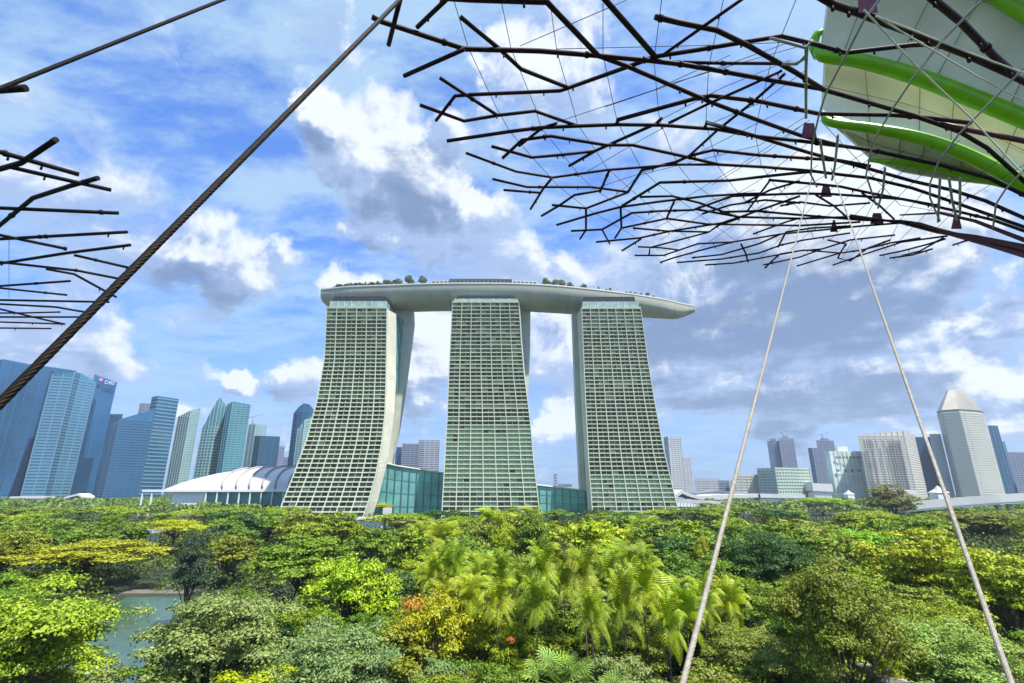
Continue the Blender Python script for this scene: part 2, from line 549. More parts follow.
        m.build('atrium_glass', [M_TEAL, M_TEALL], o)
    return o


# tower 1 (left)
hotel('left hotel tower with the most sweeping curved base and a pale rear leg beside it',
      [(300, 328.5), (307, 327.3), (360, 324.5), (400, 317.5), (440, 307), (475, 294), (507, 281.4), (520, 276)],
      [(300, 387), (340, 386.6), (385, 386), (412, 385.2), (443, 382), (475, 376), (504, 368), (520, 362)],
      34, 6, 50, lambda f: (4, 5, .25, .25) if f < .97 else (1, 1, 1, 1), 3, 'R',
      [(300, 396), (330, 396.3), (380, 396), (412, 394.5), (458, 388.5), (503, 377), (520, 371)],
      ([(300, 405), (317, 404), (393, 397.5), (462, 388), (500, 383)], [(300, 411), (317, 413), (345, 409.5), (393, 403), (430, 397), (465, 390), (500, 384)]), topz=171, D0=409)
# tower 2 (middle): reflected sky painted low down as pale green cells
hotel('middle hotel tower, square on, with pale green reflections coloured into its lower third',
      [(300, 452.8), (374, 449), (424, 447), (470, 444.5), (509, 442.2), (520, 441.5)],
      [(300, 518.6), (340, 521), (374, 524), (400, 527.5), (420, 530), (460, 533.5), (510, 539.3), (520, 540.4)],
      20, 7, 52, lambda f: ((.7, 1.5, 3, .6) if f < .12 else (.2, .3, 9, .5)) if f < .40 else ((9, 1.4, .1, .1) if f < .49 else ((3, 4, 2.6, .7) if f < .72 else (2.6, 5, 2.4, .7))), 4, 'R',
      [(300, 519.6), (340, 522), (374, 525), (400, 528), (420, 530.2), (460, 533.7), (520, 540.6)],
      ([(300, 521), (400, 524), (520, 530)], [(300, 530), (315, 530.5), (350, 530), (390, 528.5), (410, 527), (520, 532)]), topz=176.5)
# tower 3 (right): pale green cells at the foot paint in reflections
hotel('right hotel tower with a plain grey end wall facing the gap',
      [(300, 581), (309, 581.6), (400, 585.5), (460, 588.5), (505, 591.8), (520, 592.8)],
      [(300, 639.5), (313, 641), (360, 647.5), (400, 654), (450, 663.5), (509, 677.5), (520, 680)],
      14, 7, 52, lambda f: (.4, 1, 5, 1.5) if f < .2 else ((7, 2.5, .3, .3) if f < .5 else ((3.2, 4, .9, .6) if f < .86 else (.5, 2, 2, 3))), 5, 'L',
      [(300, 576.5), (315, 577), (400, 581), (488, 586.5), (520, 588)],
      ([(300, 573.2), (315, 572.8), (400, 576), (488, 580.4), (520, 582)], [(300, 575.5), (400, 580), (520, 587)]), topz=171)

# ------------------------------------------------------------------ sky park
M_HULL = mat('hull_cladding', (0.40, 0.41, 0.33), .6, spec=.25, noise_s=.06, amt=.08)
M_DECK = mat('deck_grey', (0.42, 0.43, 0.40), .7, noise_s=.2, amt=.2)
front_rim = [(322, 291), (330.5, 287.9), (345, 287), (361, 286.6), (392, 285.6), (412, 284.6), (433, 284), (470, 283.6), (512, 283.8), (540, 285), (570, 287.3), (601, 290.6), (630, 294.2), (658, 298.4), (680, 303), (693.5, 307.5)]
RIMZ = 196.0
fr = [PZ(x, y, RIMZ) for x, y in front_rim]
# resample along x for an even hull
xs = np.linspace(fr[0].x, fr[-1].x, 61)
ys = np.interp(xs, [p.x for p in fr], [p.y for p in fr])
ys = np.convolve(np.pad(ys, 3, mode='edge'), np.ones(7) / 7, 'valid')
sp = empty('sky_park', ((fr[0].x + fr[-1].x) / 2, 430, RIMZ - 16), 'long pale boat-shaped roof park lying across the three hotel towers', 'sky park')
rows = []; toprow_f = []; toprow_b = []
XM, XN = xs[0], xs[-1]
for x, y in zip(xs, ys):
    s = (x - XM) / (XN - XM)
    wl = .55 + .45 * min(1.0, max(s, 0) / .04) ** .5
    wr = .12 + .88 * max(0.0, min(1.0, (1 - s) / .30)) ** .6
    wsc = max(.03, min(wl, 1) * wr)
    W = 42 * wsc
    depth = (14.8 if s < .6 else 14.8 - 2.0 * ((s - .6) / .4)) * (.62 + .38 * min(1, s / .03) ** .6) * (max(.12, min(1, (1 - s) / .06)) ** .4)
    yc = y + W / 2
    ring = []
    ring.append(Vector((x, yc - W / 2, RIMZ)))
    for k in range(0, 13):
        a = math.pi * k / 12
        ca = math.cos(a); sa = math.sin(a)
        ring.append(Vector((x, yc - W / 2 * (abs(ca) ** .75) * (1 if ca > 0 else -1) * .985, RIMZ - 3.2 * min(1, depth / 8) - (depth - 3.2 * min(1, depth / 8)) * sa ** .8)))
    ring.append(Vector((x, yc + W / 2, RIMZ)))
    rows.append(ring)
m = MB(); m.grid(rows, smooth=True)
m.face(rows[0][::-1]); m.face(rows[-1])
hull = m.build('hull', M_HULL, sp)
m = MB()
for r_ in rows[2:-1:3]:
    m.tube([p - Vector((0, .06, .06)) for p in r_[1:-1]], .13, 4)
m.build('cladding_seams', mat('hull_seam', (.24, .25, .20), .7), hull)  # thin dark seam tubes laid over the hull
m = MB()
m.grid([[r[0] + Vector((0, .3, -.6)), r[-1] + Vector((0, -.3, -.6))] for r in rows], smooth=False)
m.build('deck', M_DECK, sp)
m = MB()
for r0, r1 in zip(rows[:-1], rows[1:]):
    a, b = r0[0], r1[0]; dv = Vector((0, .35, 0)); up = Vector((0, 0, 1.1)); lo_ = Vector((0, 0, -.05))
    m.hexa([a + lo_ - dv, b + lo_ - dv, b + lo_ + dv, a + lo_ + dv, a + up - dv, b + up - dv, b + up + dv, a + up + dv])
m.build('parapet', mat('parapet_pale', (0.58, 0.59, 0.52), .6, noise_s=.3, amt=.1), sp)


def deck_y(x): return float(np.interp(x, xs, ys))


def deck_box(pxa, pxb, h, back, w_, matl, name, z0=0.0, nwin=0, parent=sp):
    xa = XD(pxa, 412, 198); xb = XD(pxb, 412, 198)
    m = MB(); n = max(1, int((xb - xa) / 8))
    for k in range(n):
        x0 = xa + (xb - xa) * k / n; x1 = xa + (xb - xa) * (k + 1) / n
        y0 = deck_y(x0) + back; y1 = deck_y(x1) + back
        zz = RIMZ - .5 + z0
        m.hexa([(x0, y0, zz), (x1, y1, zz), (x1, y1 + w_, zz), (x0, y0 + w_, zz), (x0, y0, zz + h), (x1, y1, zz + h), (x1, y1 + w_, zz + h), (x0, y0 + w_, zz + h)])
    o = m.build(name, matl, parent)
    if nwin:
        m = MB()
        for k in range(nwin):
            x0 = xa + (xb - xa) * (k + .2) / nwin; x1 = xa + (xb - xa) * (k + .8) / nwin
            y0 = deck_y(x0) + back - .12
            m.box(x0, x1, y0, y0 + .3, RIMZ + h * .3 + z0, RIMZ + h * .72 + z0)
        m.build('window', mat('dark_window_and_shadow', (.03, .03, .03), .3), o)
    return o


M_PAV = mat('pavilion_pale', (0.50, 0.50, 0.44), .6, noise_s=.4, amt=.15)
M_PAVD = mat('pavilion_dark', (0.10, 0.10, 0.11), .6, noise_s=.4, amt=.2)
deck_box(431, 537, 5.2, 3, 18, M_PAV, 'pavilion', nwin=26)
deck_box(449, 512, .9, 2, 20, M_PAVD, 'roof', z0=5.2)
deck_box(598, 616, 4.6, 6, 10, M_PAV, 'pavilion', nwin=3)
deck_box(616, 640, 3.4, 7, 10, M_PAV, 'pavilion')
deck_box(634, 652, 4.4, 5, 8, M_PAVD, 'roof')
deck_box(655, 668, 3.4, 5, 6, M_PAVD, 'roof')
deck_box(330, 385, 1.6, 1.5, 3, mat('planter', (.30, .31, .27), .8, noise_s=.5, amt=.3), 'planter')

# ------------------------------------------------------------------ glass halls between the towers


def glass_hall(label, top, bot_y, D, n, light_first):
    """top: (px, py) line of the eaves; D depth"""
    o = empty('glass_hall', PD(top[0][0], bot_y, D), label, 'glass hall', None)
    A = [PD(px, py, D) for px, py in top]
    m = MB()
    tt = [A[0].lerp(A[-1], 0)]
    xs_ = np.linspace(A[0].x, A[-1].x, n + 1)
    zs_ = np.interp(xs_, [p.x for p in A], [p.z for p in A])
    m.grid([[Vector((x, D, 0)) for x in xs_], [Vector((x, D, z)) for x, z in zip(xs_, zs_)]], mi=lambda a, b: 1 if b < light_first else 0, smooth=False)
    m.face([Vector((xs_[0], D, 0)), Vector((xs_[0], D, zs_[0])), Vector((xs_[0], D + 25, zs_[0])), Vector((xs_[0], D + 25, 0))])
    m.build('glazing', [M_SEAF, M_TEALL], o)
    m = MB()
    m.tube([Vector((x, D - .3, z + .3)) for x, z in zip(xs_, zs_)], .8, 6)
    m.grid([[Vector((x, D, z + .2)) for x, z in zip(xs_, zs_)], [Vector((x, D + 25, z + .2)) for x, z in zip(xs_, zs_)]], smooth=False)
    m.build('roof', M_CONC, o)
    m = MB()
    for x, z in zip(xs_, zs_):
        m.box(x - .25, x + .25, D - .7, D - .05, 0, z)
    for f in (.25, .5, .75):
        m.tube([Vector((x, D - .3, z * f)) for x, z in zip(xs_, zs_)], .1, 4)
    m.build('mullions', mat('frame_teal', (.08, .16, .15), .5), o)
    return o


glass_hall('green glass hall with slanted pale panes between the left and middle towers', [(382, 463), (395, 466), (420, 470), (446, 474)], 507, 424, 9, 5)
glass_hall('low green glass hall between the middle and right towers', [(532, 485), (560, 488), (585, 491)], 509, 428, 7, 3)

# ------------------------------------------------------------------ expo hall with white ribbed roof (left of tower 1)
M_WHITE = mat('white_shell', (0.64, 0.63, 0.60), .5, noise_s=.1, amt=.06)
M_RIB = mat('shell_rib', (0.36, 0.31, 0.34), .6)
M_WCOL = mat('white_paint', (0.78, 0.80, 0.78), .5, noise_s=.3, amt=.08)
DH = 470
hz = lambda py: PD(250, py, DH).z
eh = empty('exhibition_hall', PD(230, 510, DH), 'low exhibition hall with a white ribbed vault roof and a columned glass front', 'hall')
zE = hz(490)
prof = [(172, 490), (185, 483.5), (200, 478.5), (220, 473.5), (245, 469.5), (270, 467.3), (300, 467.3), (340, 471), (380, 480)]
m = MB(); rows = []
for px, py in prof:
    p = PD(px, py, DH + 30); hgt = p.z * 1.0
    row = []
    for k in range(9):
        a = math.pi / 2 * k / 8
        row.append(Vector((XD(px, DH, zE) + (p.x - XD(px, DH, zE)) * math.sin(a), DH + 30 * (1 - math.cos(a)) , zE + (p.z - zE) * math.sin(a))))
    row += [Vector((row[-1].x, DH + 60 + 30 * q, row[-1].z - 6 * q * q)) for q in (0, 1)]
    rows.append(row)
m.grid(rows, smooth=True)
m.build('roof', M_WHITE, eh)
m = MB()
for k, (b0, b1) in enumerate(((222, 248), (236, 262), (249, 274), (262, 287), (275, 299), (288, 312))):
    pts = []
    for q in range(9):
        a = math.pi / 2 * q / 8
        px = b0 + (b1 - b0) * q / 8
        top = PD(px, interp(px, prof), DH + 30)
        pts.append(Vector((XD(px, DH, zE) + (top.x - XD(px, DH, zE)) * math.sin(a), DH + 30 * (1 - math.cos(a)) - .1, zE + (top.z - zE) * math.sin(a) + 1.0)))
    m.tube(pts, .8, 6)
m.build('roof_ribs', M_RIB, eh)
xa, xb, xc = XD(172, DH, zE), XD(206, DH, zE), XD(330, DH, zE)
m = MB(); m.box(xa, xb, DH + 2, DH + 40, 0, zE - .5); m.build('wall', M_WCOL, eh)
m = MB(); m.box(xb, xc, DH + 2.5, DH + 40, 0, zE - .6); m.build('glazing', M_TEAL, eh)
m = MB(); m.box(XD(143, DH, zE), xc, DH - 1, DH + 3, zE - 1.6, zE + .3); m.build('eaves_beam', M_WCOL, eh)
for px in (143.5, 153, 207, 218, 229, 240, 251, 262, 273, 284, 295):
    m = MB(); x = XD(px, DH, zE); m.box(x - .45, x + .45, DH - .6, DH + .5, 0, zE - 1.6); m.build('column', M_WCOL, eh)

# ------------------------------------------------------------------ skyline


def skyline(name, label, chain, ytop, wall, bandm, glassm=None, floor=4.0, bandh=.35, mull=None, tops=None, group=None, depth=45, proud=.5, roof=None, cat='tower block', z0=0.0, mullm=None, zt=None):
    """chain: (column, distance) corners of the faces one sees, left to right, measured at roof level (row ytop for the first)"""
    zt = zt or PD(chain[0][0], ytop, chain[0][1]).z
    pts = [(XD(px, D, zt), D) for px, D in chain]
    back = [(x * (D + depth) / D * (1.0), D + depth) for x, D in ((pts[-1][0], pts[-1][1]), (pts[0][0], pts[0][1]))]
    poly = pts + back
    o = empty(name, (sum(p[0] for p in pts) / len(pts), pts[0][1] + depth / 2, 0), label, cat, group)
    topz = None
    if tops:
        topz = [zt + d for d in tops] + [zt + tops[-1], zt + tops[0]]
    m = MB(); m.prism(poly, z0, zt, top=topz); m.build('wall', wall, o)
    m = MB()
    segs = list(zip(pts[:-1], pts[1:]))
    n = int((zt - z0) / floor)
    for si, (p, q) in enumerate(segs):
        v = Vector((q[0] - p[0], q[1] - p[1], 0)); ln = v.length; v.normalize(); nrm = Vector((v.y, -v.x, 0))
        a = Vector((p[0], p[1], 0)) + v * .02 * ln; b = Vector((p[0], p[1], 0)) + v * .98 * ln
        for k in range(n):
            za = z0 + floor * (k + .5); zb = za + floor * bandh
            lim = zt + (min(tops[si], tops[si + 1]) if tops else 0)
            if zb > lim: break
            o1 = nrm * proud
            m.hexa([a + o1 + Vector((0, 0, za)), b + o1 + Vector((0, 0, za)), b + Vector((0, 0, za)), a + Vector((0, 0, za)),
                    a + o1 + Vector((0, 0, zb)), b + o1 + Vector((0, 0, zb)), b + Vector((0, 0, zb)), a + Vector((0, 0, zb))])
    m.build('floor_bands', bandm, o)
    if mull:
        m = MB()
        for si, (p, q) in enumerate(segs):
            v = Vector((q[0] - p[0], q[1] - p[1], 0)); ln = v.length; v.normalize(); nrm = Vector((v.y, -v.x, 0))
            c = max(1, round(ln / mull))
            for k in range(c + 1):
                a = Vector((p[0], p[1], 0)) + v * (ln * k / c)
                w2 = v * (mull * .05); o1 = nrm * (proud * 1.6)
                lim = zt + ((tops[si] + (tops[si + 1] - tops[si]) * k / c) if tops else 0)
                m.hexa([a + o1 - w2 + Vector((0, 0, z0)), a + o1 + w2 + Vector((0, 0, z0)), a + w2 + Vector((0, 0, z0)), a - w2 + Vector((0, 0, z0)),
                        a + o1 - w2 + Vector((0, 0, lim)), a + o1 + w2 + Vector((0, 0, lim)), a + w2 + Vector((0, 0, lim)), a - w2 + Vector((0, 0, lim))])
        m.build('mullions', mullm or bandm, o)
    if roof:
        m = MB(); cx_ = sum(p[0] for p in poly) / len(poly); cy_ = sum(p[1] for p in poly) / len(poly)
        sh = [((p[0] - cx_) * roof[0] + cx_, (p[1] - cy_) * roof[0] + cy_) for p in poly]
        m.prism(sh, zt - .5, zt + roof[1]); m.build('roof_plant', wall, o)
    return o


def gm(name, c, r=.15, s=.02, a=.25): return mat(name, c, r, noise_s=s, amt=a)


B1 = gm('sky_glass_blue', (.026, .115, .25), .18, .015, .4); B2 = gm('sky_glass_blue_mid', (.042, .165, .29), .25, .015, .35); B3 = gm('sky_glass_deep', (.03, .105, .19), .2, .02, .3); B4 = gm('sky_glass_teal', (.075, .22, .26), .2, .02, .3)
B1b = mat('band_blue', (.034, .135, .275), .25); B2b = mat('band_blue_pale', (.12, .25, .34), .4); B3b = mat('band_deep', (.04, .125, .215), .3); B4b = mat('band_teal', (.14, .34, .38), .4)
GR = gm('grey_stone', (.40, .41, .42), .6); GRD = gm('grey_dark', (.12, .15, .19), .4); WH = gm('pale_stone', (.46, .46, .39), .6); WHb = mat('band_pale', (.55, .55, .47), .6)
GW = gm('window_shade', (.15, .16, .17), .3)
G2b = mat('band_grey', (.48, .50, .52), .5); SL = gm('slate_blue', (.16, .19, .28), .35); SLb = mat('band_slate', (.26, .29, .38), .4)
TG = gm('teal_grey', (.22, .37, .38), .35); TGb = mat('band_teal_grey', (.34, .47, .46), .4)

def wall_strip(o, chain, ytop, seg, s0, s1, f0, f1, matl, name='dark_slot'):
    zt = PD(chain[0][0], ytop, chain[0][1]).z
    p, q = [Vector((XD(px, D, zt), D, 0)) for px, D in chain[seg:seg + 2]]
    v = (q - p).normalized(); n_ = Vector((v.y, -v.x, 0)) * 1.4
    a, b = p.lerp(q, s0), p.lerp(q, s1)
    m = MB(); Z0, Z1 = Vector((0, 0, zt * f0)), Vector((0, 0, zt * f1))
    m.hexa([a + n_ + Z0, b + n_ + Z0, b + Z0, a + Z0, a + n_ + Z1, b + n_ + Z1, b + Z1, a + Z1])
    m.build(name, matl, o)


skyline('office_tower', 'blue glass tower at the far left edge of the picture', [(-40, 880), (4, 860), (33, 900)], 362, B1, B1b, mull=12, depth=50)
st_ = skyline('office_tower', 'blue glass tower with a black vertical slot, second from the left edge', [(33, 905), (56, 930), (76, 955)], 364.5, B1, B1b, mull=14, depth=50)
SLOT = gm('slot_glass', (.012, .055, .12))
wall_strip(st_, [(33, 905), (56, 930), (76, 955)], 364.5, 0, .80, .99, 0, .97, SLOT)
wall_strip(st_, [(33, 905), (56, 930), (76, 955)], 364.5, 0, .0, .06, 0, .99, SLOT)
skyline('office_tower', 'blue tower with a pale louvred front and a raised roof corner', [(53, 850), (74, 860), (80, 880), (96, 905)], 374, B2, B2b, floor=5, bandh=.5, mull=16, tops=[0, 6, 8, -2], depth=40)
t3 = skyline('office_tower', 'blue tower carrying a pale roof sign at the head of its wall', [(95, 905), (117.5, 935)], 374.5, B1, B1b, mull=15, tops=[0, -8], depth=50)
SLOT = gm('slot_glass', (.012, .055, .12))
wall_strip(t3, [(95, 905), (117.5, 935)], 374.5, 0, .02, .30, 0, .80, SLOT)
wall_strip(t3, [(95, 905), (117.5, 935)], 374.5, 0, .30, .75, 0, .34, SLOT)
skyline('office_block', 'light blue glass block filling the gap beside the blue tower with the roof sign', [(106, 1000), (123, 1000)], 414, B2, B1b, depth=30)
# sign of that tower
txt = bpy.data.curves.new('sign', 'FONT'); txt.body = 'DBS'; txt.size = 9; txt.extrude = .3
a = PD(103.8, 383.6, 914); tmp = bpy.data.objects.new('lettering', txt); sg = bpy.data.objects.new('sign', bpy.data.meshes.new_from_object(tmp)); bpy.data.objects.remove(tmp); COL.objects.link(sg)
vv = Vector((XD(117.5, 935, 250) - XD(95, 905, 250), 30, 0)).normalized()
sg.parent = t3; sg.location = Vector((a.x, a.y, a.z)) - Vector(ORG[t3.name]) + Vector((vv.y, -vv.x, 0)) * 1.5
sg.rotation_euler = (math.radians(90), 0, math.atan2(vv.y, vv.x)); sg.data.materials.clear(); sg.data.materials.append(mat('sign_pale', (.5, .6, .75), .5)); sg['label'] = 'pale roof sign lettering'
m = MB(); a = PD(100.6, 379.6, 909.5)
cc_ = [a + vv * (3 * math.cos(q * math.pi / 8)) + Vector((0, 0, 3 * math.sin(q * math.pi / 8))) for q in range(16)]
nrm = Vector((vv.y, -vv.x, 0)); m.face([p + nrm * 1.6 for p in cc_]); m.build('sign_emblem', mat('sign_red', (.6, .22, .28), .5), t3)

skyline('office_block', 'lower dark blue block with a sloping glass roof line', [(113, 800), (120, 790), (153, 815)], 420, gm('navy_glass', (.03, .12, .24)), B3b, mull=9, tops=[-6, 0, 20], depth=40)
skyline('office_block', 'small grey block peeping over the dark blue block', [(140, 1000), (153, 1010)], 403, GRD, SLb, mull=9)
skyline('office_tower', 'dark blue tower banded with pale horizontal sunshades', [(152, 860), (158, 850), (179, 880)], 397, B3, B2b, floor=6, bandh=.35, depth=45)
skyline('office_tower', 'grey green tower with fine upright ribs left of the sail shaped one', [(179.5, 900), (191, 890), (200, 905)], 411, TG, TGb, mull=6, tops=[-10, 0, 6], depth=40)
skyline('office_block', 'dark sliver of a block between two grey green towers', [(199, 1000), (208, 1010)], 443, B3, B3b)
skyline('office_tower', 'sail shaped glass tower rising to a point', [(203, 900), (209, 895), (215.5, 893), (225, 915)], 424, B4, TGb, floor=5, bandh=.3, mull=8, tops=[-8, 22, 48, 30], depth=30, proud=.3)
skyline('office_tower', 'slim pale grey tower leaning against the sail shaped one', [(223, 920), (235, 925)], 404, TG, TGb, mull=10)
skyline('office_tower', 'square dark teal glass tower with a flat top', [(228, 880), (233, 872), (251, 885)], 402, B4, B4b, mull=8, tops=[-4, 0, -4], depth=45)
skyline('office_block', 'pale teal office block with a stepped top behind the white roof', [(249, 1050), (256, 1045), (267, 1060)], 424, TG, TGb, mull=8, depth=40)
skyline('office_block', 'dark office block with a pale mast on its roof edge', [(255, 980), (261, 975), (280, 990)], 436, B3, B3b, mull=10, depth=40)
skyline('office_block', 'narrow slate block right of the dark office block', [(279, 1020), (285, 1030)], 446, SL, SLb)
skyline('office_block', 'low slate block just above the white vault roof', [(283, 1100), (296, 1110)], 457, SL, SLb)
skyline('office_tower', 'tall dark tower with a rounded head beside the left hotel tower', [(294, 900), (298, 890), (303, 888), (309, 890), (314, 900)], 411, B3, B3b, tops=[-4, 5, 12, 10, 2], depth=40)
skyline('office_tower', 'teal glass tower half hidden by the curved foot of the left hotel tower', [(299, 830), (305, 826), (316, 835)], 420, TG, TGb, mull=8, tops=[-14, 0, 8], depth=40)
skyline('office_block', 'blue glass block seen low through the gap between left and middle hotel towers', [(396, 1000), (404, 1000)], 447, B1, B1b)
skyline('office_block', 'dark grey block in the gap between left and middle hotel towers', [(402.5, 950), (419, 955)], 443.5, GRD, SLb, mull=8)
skyline('office_block', 'pale sided blue block next to the middle hotel tower', [(418.5, 980), (425, 980), (440, 985)], 440, SL, G2b, mull=9)
skyline('office_tower', 'thin pale spire-like tower far off between middle and right hotel towers', [(553.5, 1600), (557, 1600)], 474, SL, G2b, floor=8)
skyline('office_block', 'small far block beside the thin spire-like tower', [(558, 1600), (572, 1600)], 484, SL, G2b, floor=8)
skyline('apartment_tower', 'tall pale slab right beside the right hotel tower', [(664, 1050), (668, 1040), (680.5, 1050)], 437, GR, G2b, mull=8, depth=30)
skyline('apartment_tower', 'shorter pale slab behind the tall pale one', [(680, 1080), (690, 1085)], 457, GR, G2b, mull=8, depth=30)
skyline('office_block', 'long low hazy office row on the horizon', [(694, 1400), (719, 1400)], 478.5, GR, G2b, mull=14, floor=6)
skyline('office_block', 'small dark glass block at the right end of the hazy row', [(718, 1300), (729, 1300)], 480.5, SL, SLb, mull=14, floor=6)
skyline('office_block', 'slim grey block beside the pale tilted cable', [(729, 1250), (737, 1250)], 480, GR, G2b, mull=14, floor=6)
skyline('office_block', 'pale low block joined to the green framed one', [(735, 800), (758, 800)], 474.5, WH, WHb, mull=8, depth=30)
skyline('office_block', 'green framed office block with a fine white window grid', [(757, 790), (774, 770)], 468.5, TG, WHb, mull=6, depth=30)
skyline('office_block', 'wide green edged office block with rows of small windows', [(774.5, 768), (809, 785)], 467.5, gm('green_wall', (.20, .46, .36), .4), WHb, floor=4.5, bandh=.45, mull=5, depth=30)
skyline('high_rise', 'dark blue high rise with a roof crane, left one of its pair', [(767, 1150), (779, 1145)], 441, SL, SLb, mull=10, depth=30, roof=(.5, 5))
skyline('high_rise', 'dark blue high rise with a roof crane, right one of its pair', [(778.5, 1140), (793, 1150)], 438, SL, SLb, mull=10, depth=30, roof=(.4, 6))
skyline('high_rise', 'lower slate high rise left of the darker one behind the pale ridged hotel', [(808, 1120), (812, 1115), (820, 1120)], 448, SL, SLb, mull=10, depth=30)
skyline('high_rise', 'darker slate high rise with a rooftop crane behind the pale ridged hotel', [(816, 1130), (833, 1140)], 440, SL, SLb, mull=10, depth=30, roof=(.5, 5))
mh = skyline('hotel_block', 'pale ridged hotel block with a row of small dark openings', [(825, 800), (829, 790), (864, 795)], 451.5, gm('mint_wall', (.55, .62, .58), .5), mat('band_mint', (.66, .72, .68), .5), floor=30, bandh=.06, mull=7, depth=30, roof=(.3, 8))
rz = skyline('hotel_block', 'big beige hotel block with columns of tiny windows', [(857, 765), (903, 760), (914, 830)], 431, gm('beige_wall', (.56, .53, .46), .6), mat('band_beige', (.66, .63, .55), .6), floor=3.6, bandh=.5, mull=8, tops=[-6, 0, 0], depth=30)
skyline('office_tower', 'narrow deep blue tower behind the pale cable', [(914, 1000), (931, 1000)], 437, B3, B1b, mull=9, depth=30)
skyline('office_tower', 'grey stone tower between the blue and the pointed one', [(929, 960), (940, 960)], 434, GR, G2b, mull=9, depth=30)


def openings(o, cols, D, y0, y1, nrow, wfrac, hfrac, name='glazing'):
    """small dark recess boxes laid out in columns on a front wall"""
    m = MB()
    for (pa, pb, nc) in cols:
        za, zb = PD(pa, y1, D).z, PD(pa, y0, D).z
        for r_ in range(nrow):
            z = za + (zb - za) * (r_ + .5) / nrow; hh_ = (zb - za) / nrow * hfrac / 2
            for c_ in range(nc):
                px = pa + (pb - pa) * (c_ + .5) / nc
                x = XD(px, D, zb); wd = (XD(pb, D, zb) - XD(pa, D, zb)) / nc * wfrac / 2
                m.box(x - wd, x + wd, D - 1.3, D - .9, z - hh_, z + hh_)
    m.build(name, GW, o)


openings(rz, [(862, 872, 4), (887, 900, 5)], 760, 440, 494, 24, .62, .6)
openings(rz, [(873.5, 877, 1), (880, 884, 1)], 760, 440, 494, 24, .4, .5)
openings(mh, [(834, 862, 4)], 789, 469, 472, 1, .35, .8)
openings(mh, [(834, 862, 8)], 789, 456, 459, 1, .6, .7)
mt = skyline('pointed_tower', 'tall pale octagonal tower with a cut off pyramid roof', [(937, 960), (942, 938), (959, 925), (963, 928), (981, 945), (984, 962)], 413.5, WH, WHb, floor=4.2, bandh=.55, depth=42, cat='tower block')
zt = PD(937, 413.5, 960).z
m = MB()
base_ = [(XD(px, D, zt), D) for px, D in ((937, 960), (942, 938), (959, 925), (963, 928), (981, 945), (984, 962))]
bk = [(x * (D + 42) / D, D + 42) for x, D in (base_[-1], base_[0])]
pb = base_ + bk
cxp = sum(p[0] for p in pb) / 8; cyp = sum(p[1] for p in pb) / 8
zp = PD(953, 391.5, 965).z
low = [Vector((p[0], p[1], zt + 3)) for p in pb]; hi = [Vector(((p[0] - cxp) * .38 + cxp, (p[1] - cyp) * .38 + cyp, zp)) for p in pb]
m.grid([[*low, low[0]], [*hi, hi[0]]], smooth=False); m.face(hi)
m.build('roof', gm('pyramid_stone', (.34, .32, .26), .6), mt)
m = MB(); m.prism([((p[0] - cxp) * .97 + cxp, (p[1] - cyp) * .97 + cyp) for p in pb], zt - .2, zt + 3.2); m.build('dark_storey', GRD, mt)
skyline('office_tower', 'dark blue tower right of the pointed one', [(983, 980), (997, 990)], 425, B3, B3b, mull=9, depth=30)
skyline('office_tower', 'slim light blue tower with a bright edge near the right picture edge', [(997, 1050), (1004, 1060)], 441, B2, B2b, mull=9, depth=30)
skyline('office_block', 'grey blue tower cut by the right picture edge', [(1008, 1000), (1045, 1020)], 452, SL, SLb, mull=9, depth=30)


def crane(px, py, D, h, label):
    o = empty('roof_crane', PD(px, py, D), label, 'crane', 'small roof cranes')
    a = PD(px, py, D); m = MB(); m.tube([a, a + Vector((0, 0, h))], .7, 5); m.build('mast', GRD, o)
    m = MB(); m.tube([a + Vector((-h * .5, 0, h * .8)), a + Vector((h * 1.1, 0, h * 1.25))], .5, 5); m.build('jib', GRD, o)


crane(783, 438, 1160, 14, 'dark crane on the roof of the paired dark high rises')
crane(823, 440, 1145, 14, 'dark crane on the roof behind the pale ridged hotel')
crane(252, 425, 1060, 18, 'crane on the pale teal office block')

# podium and low white roofs right of the towers


def slab(name, label, pts, D, thick_top, thick_bot, matl, depth=20, cat='building', extra=None):
    """thin roof running along (px,py) top line"""
    o = empty(name, PD(pts[0][0], thick_bot, D), label, cat)
    m = MB()
    A = [PD(x, y, D) for x, y in pts]; z0 = [PD(x, y + thick_top, D).z for x, y in pts]
    for k in range(len(A) - 1):
        a, b = A[k], A[k + 1]
        m.hexa([(a.x, D, z0[k]), (b.x, D, z0[k + 1]), (b.x, D + depth, z0[k + 1]), (a.x, D + depth, z0[k]), (a.x, D, a.z), (b.x, D, b.z), (b.x, D + depth, b.z), (a.x, D + depth, a.z)])
    m.build('roof', matl, o)
    m = MB(); m.box(A[0].x + 2, A[-1].x - 2, D + 2, D + depth - 1, 0, min(z0) - .02); m.build('wall', extra or M_WCOL, o)
    m = MB()
    k = int((A[-1].x - A[0].x) / 4)
    for i in range(k):
        x = A[0].x + 2.5 + (A[-1].x - A[0].x - 5) * i / k
        m.box(x, x + .8, D + 1.5, D + 1.99, 0, min(z0) - .1)
    m.build('column', M_WCOL, o)
    return o


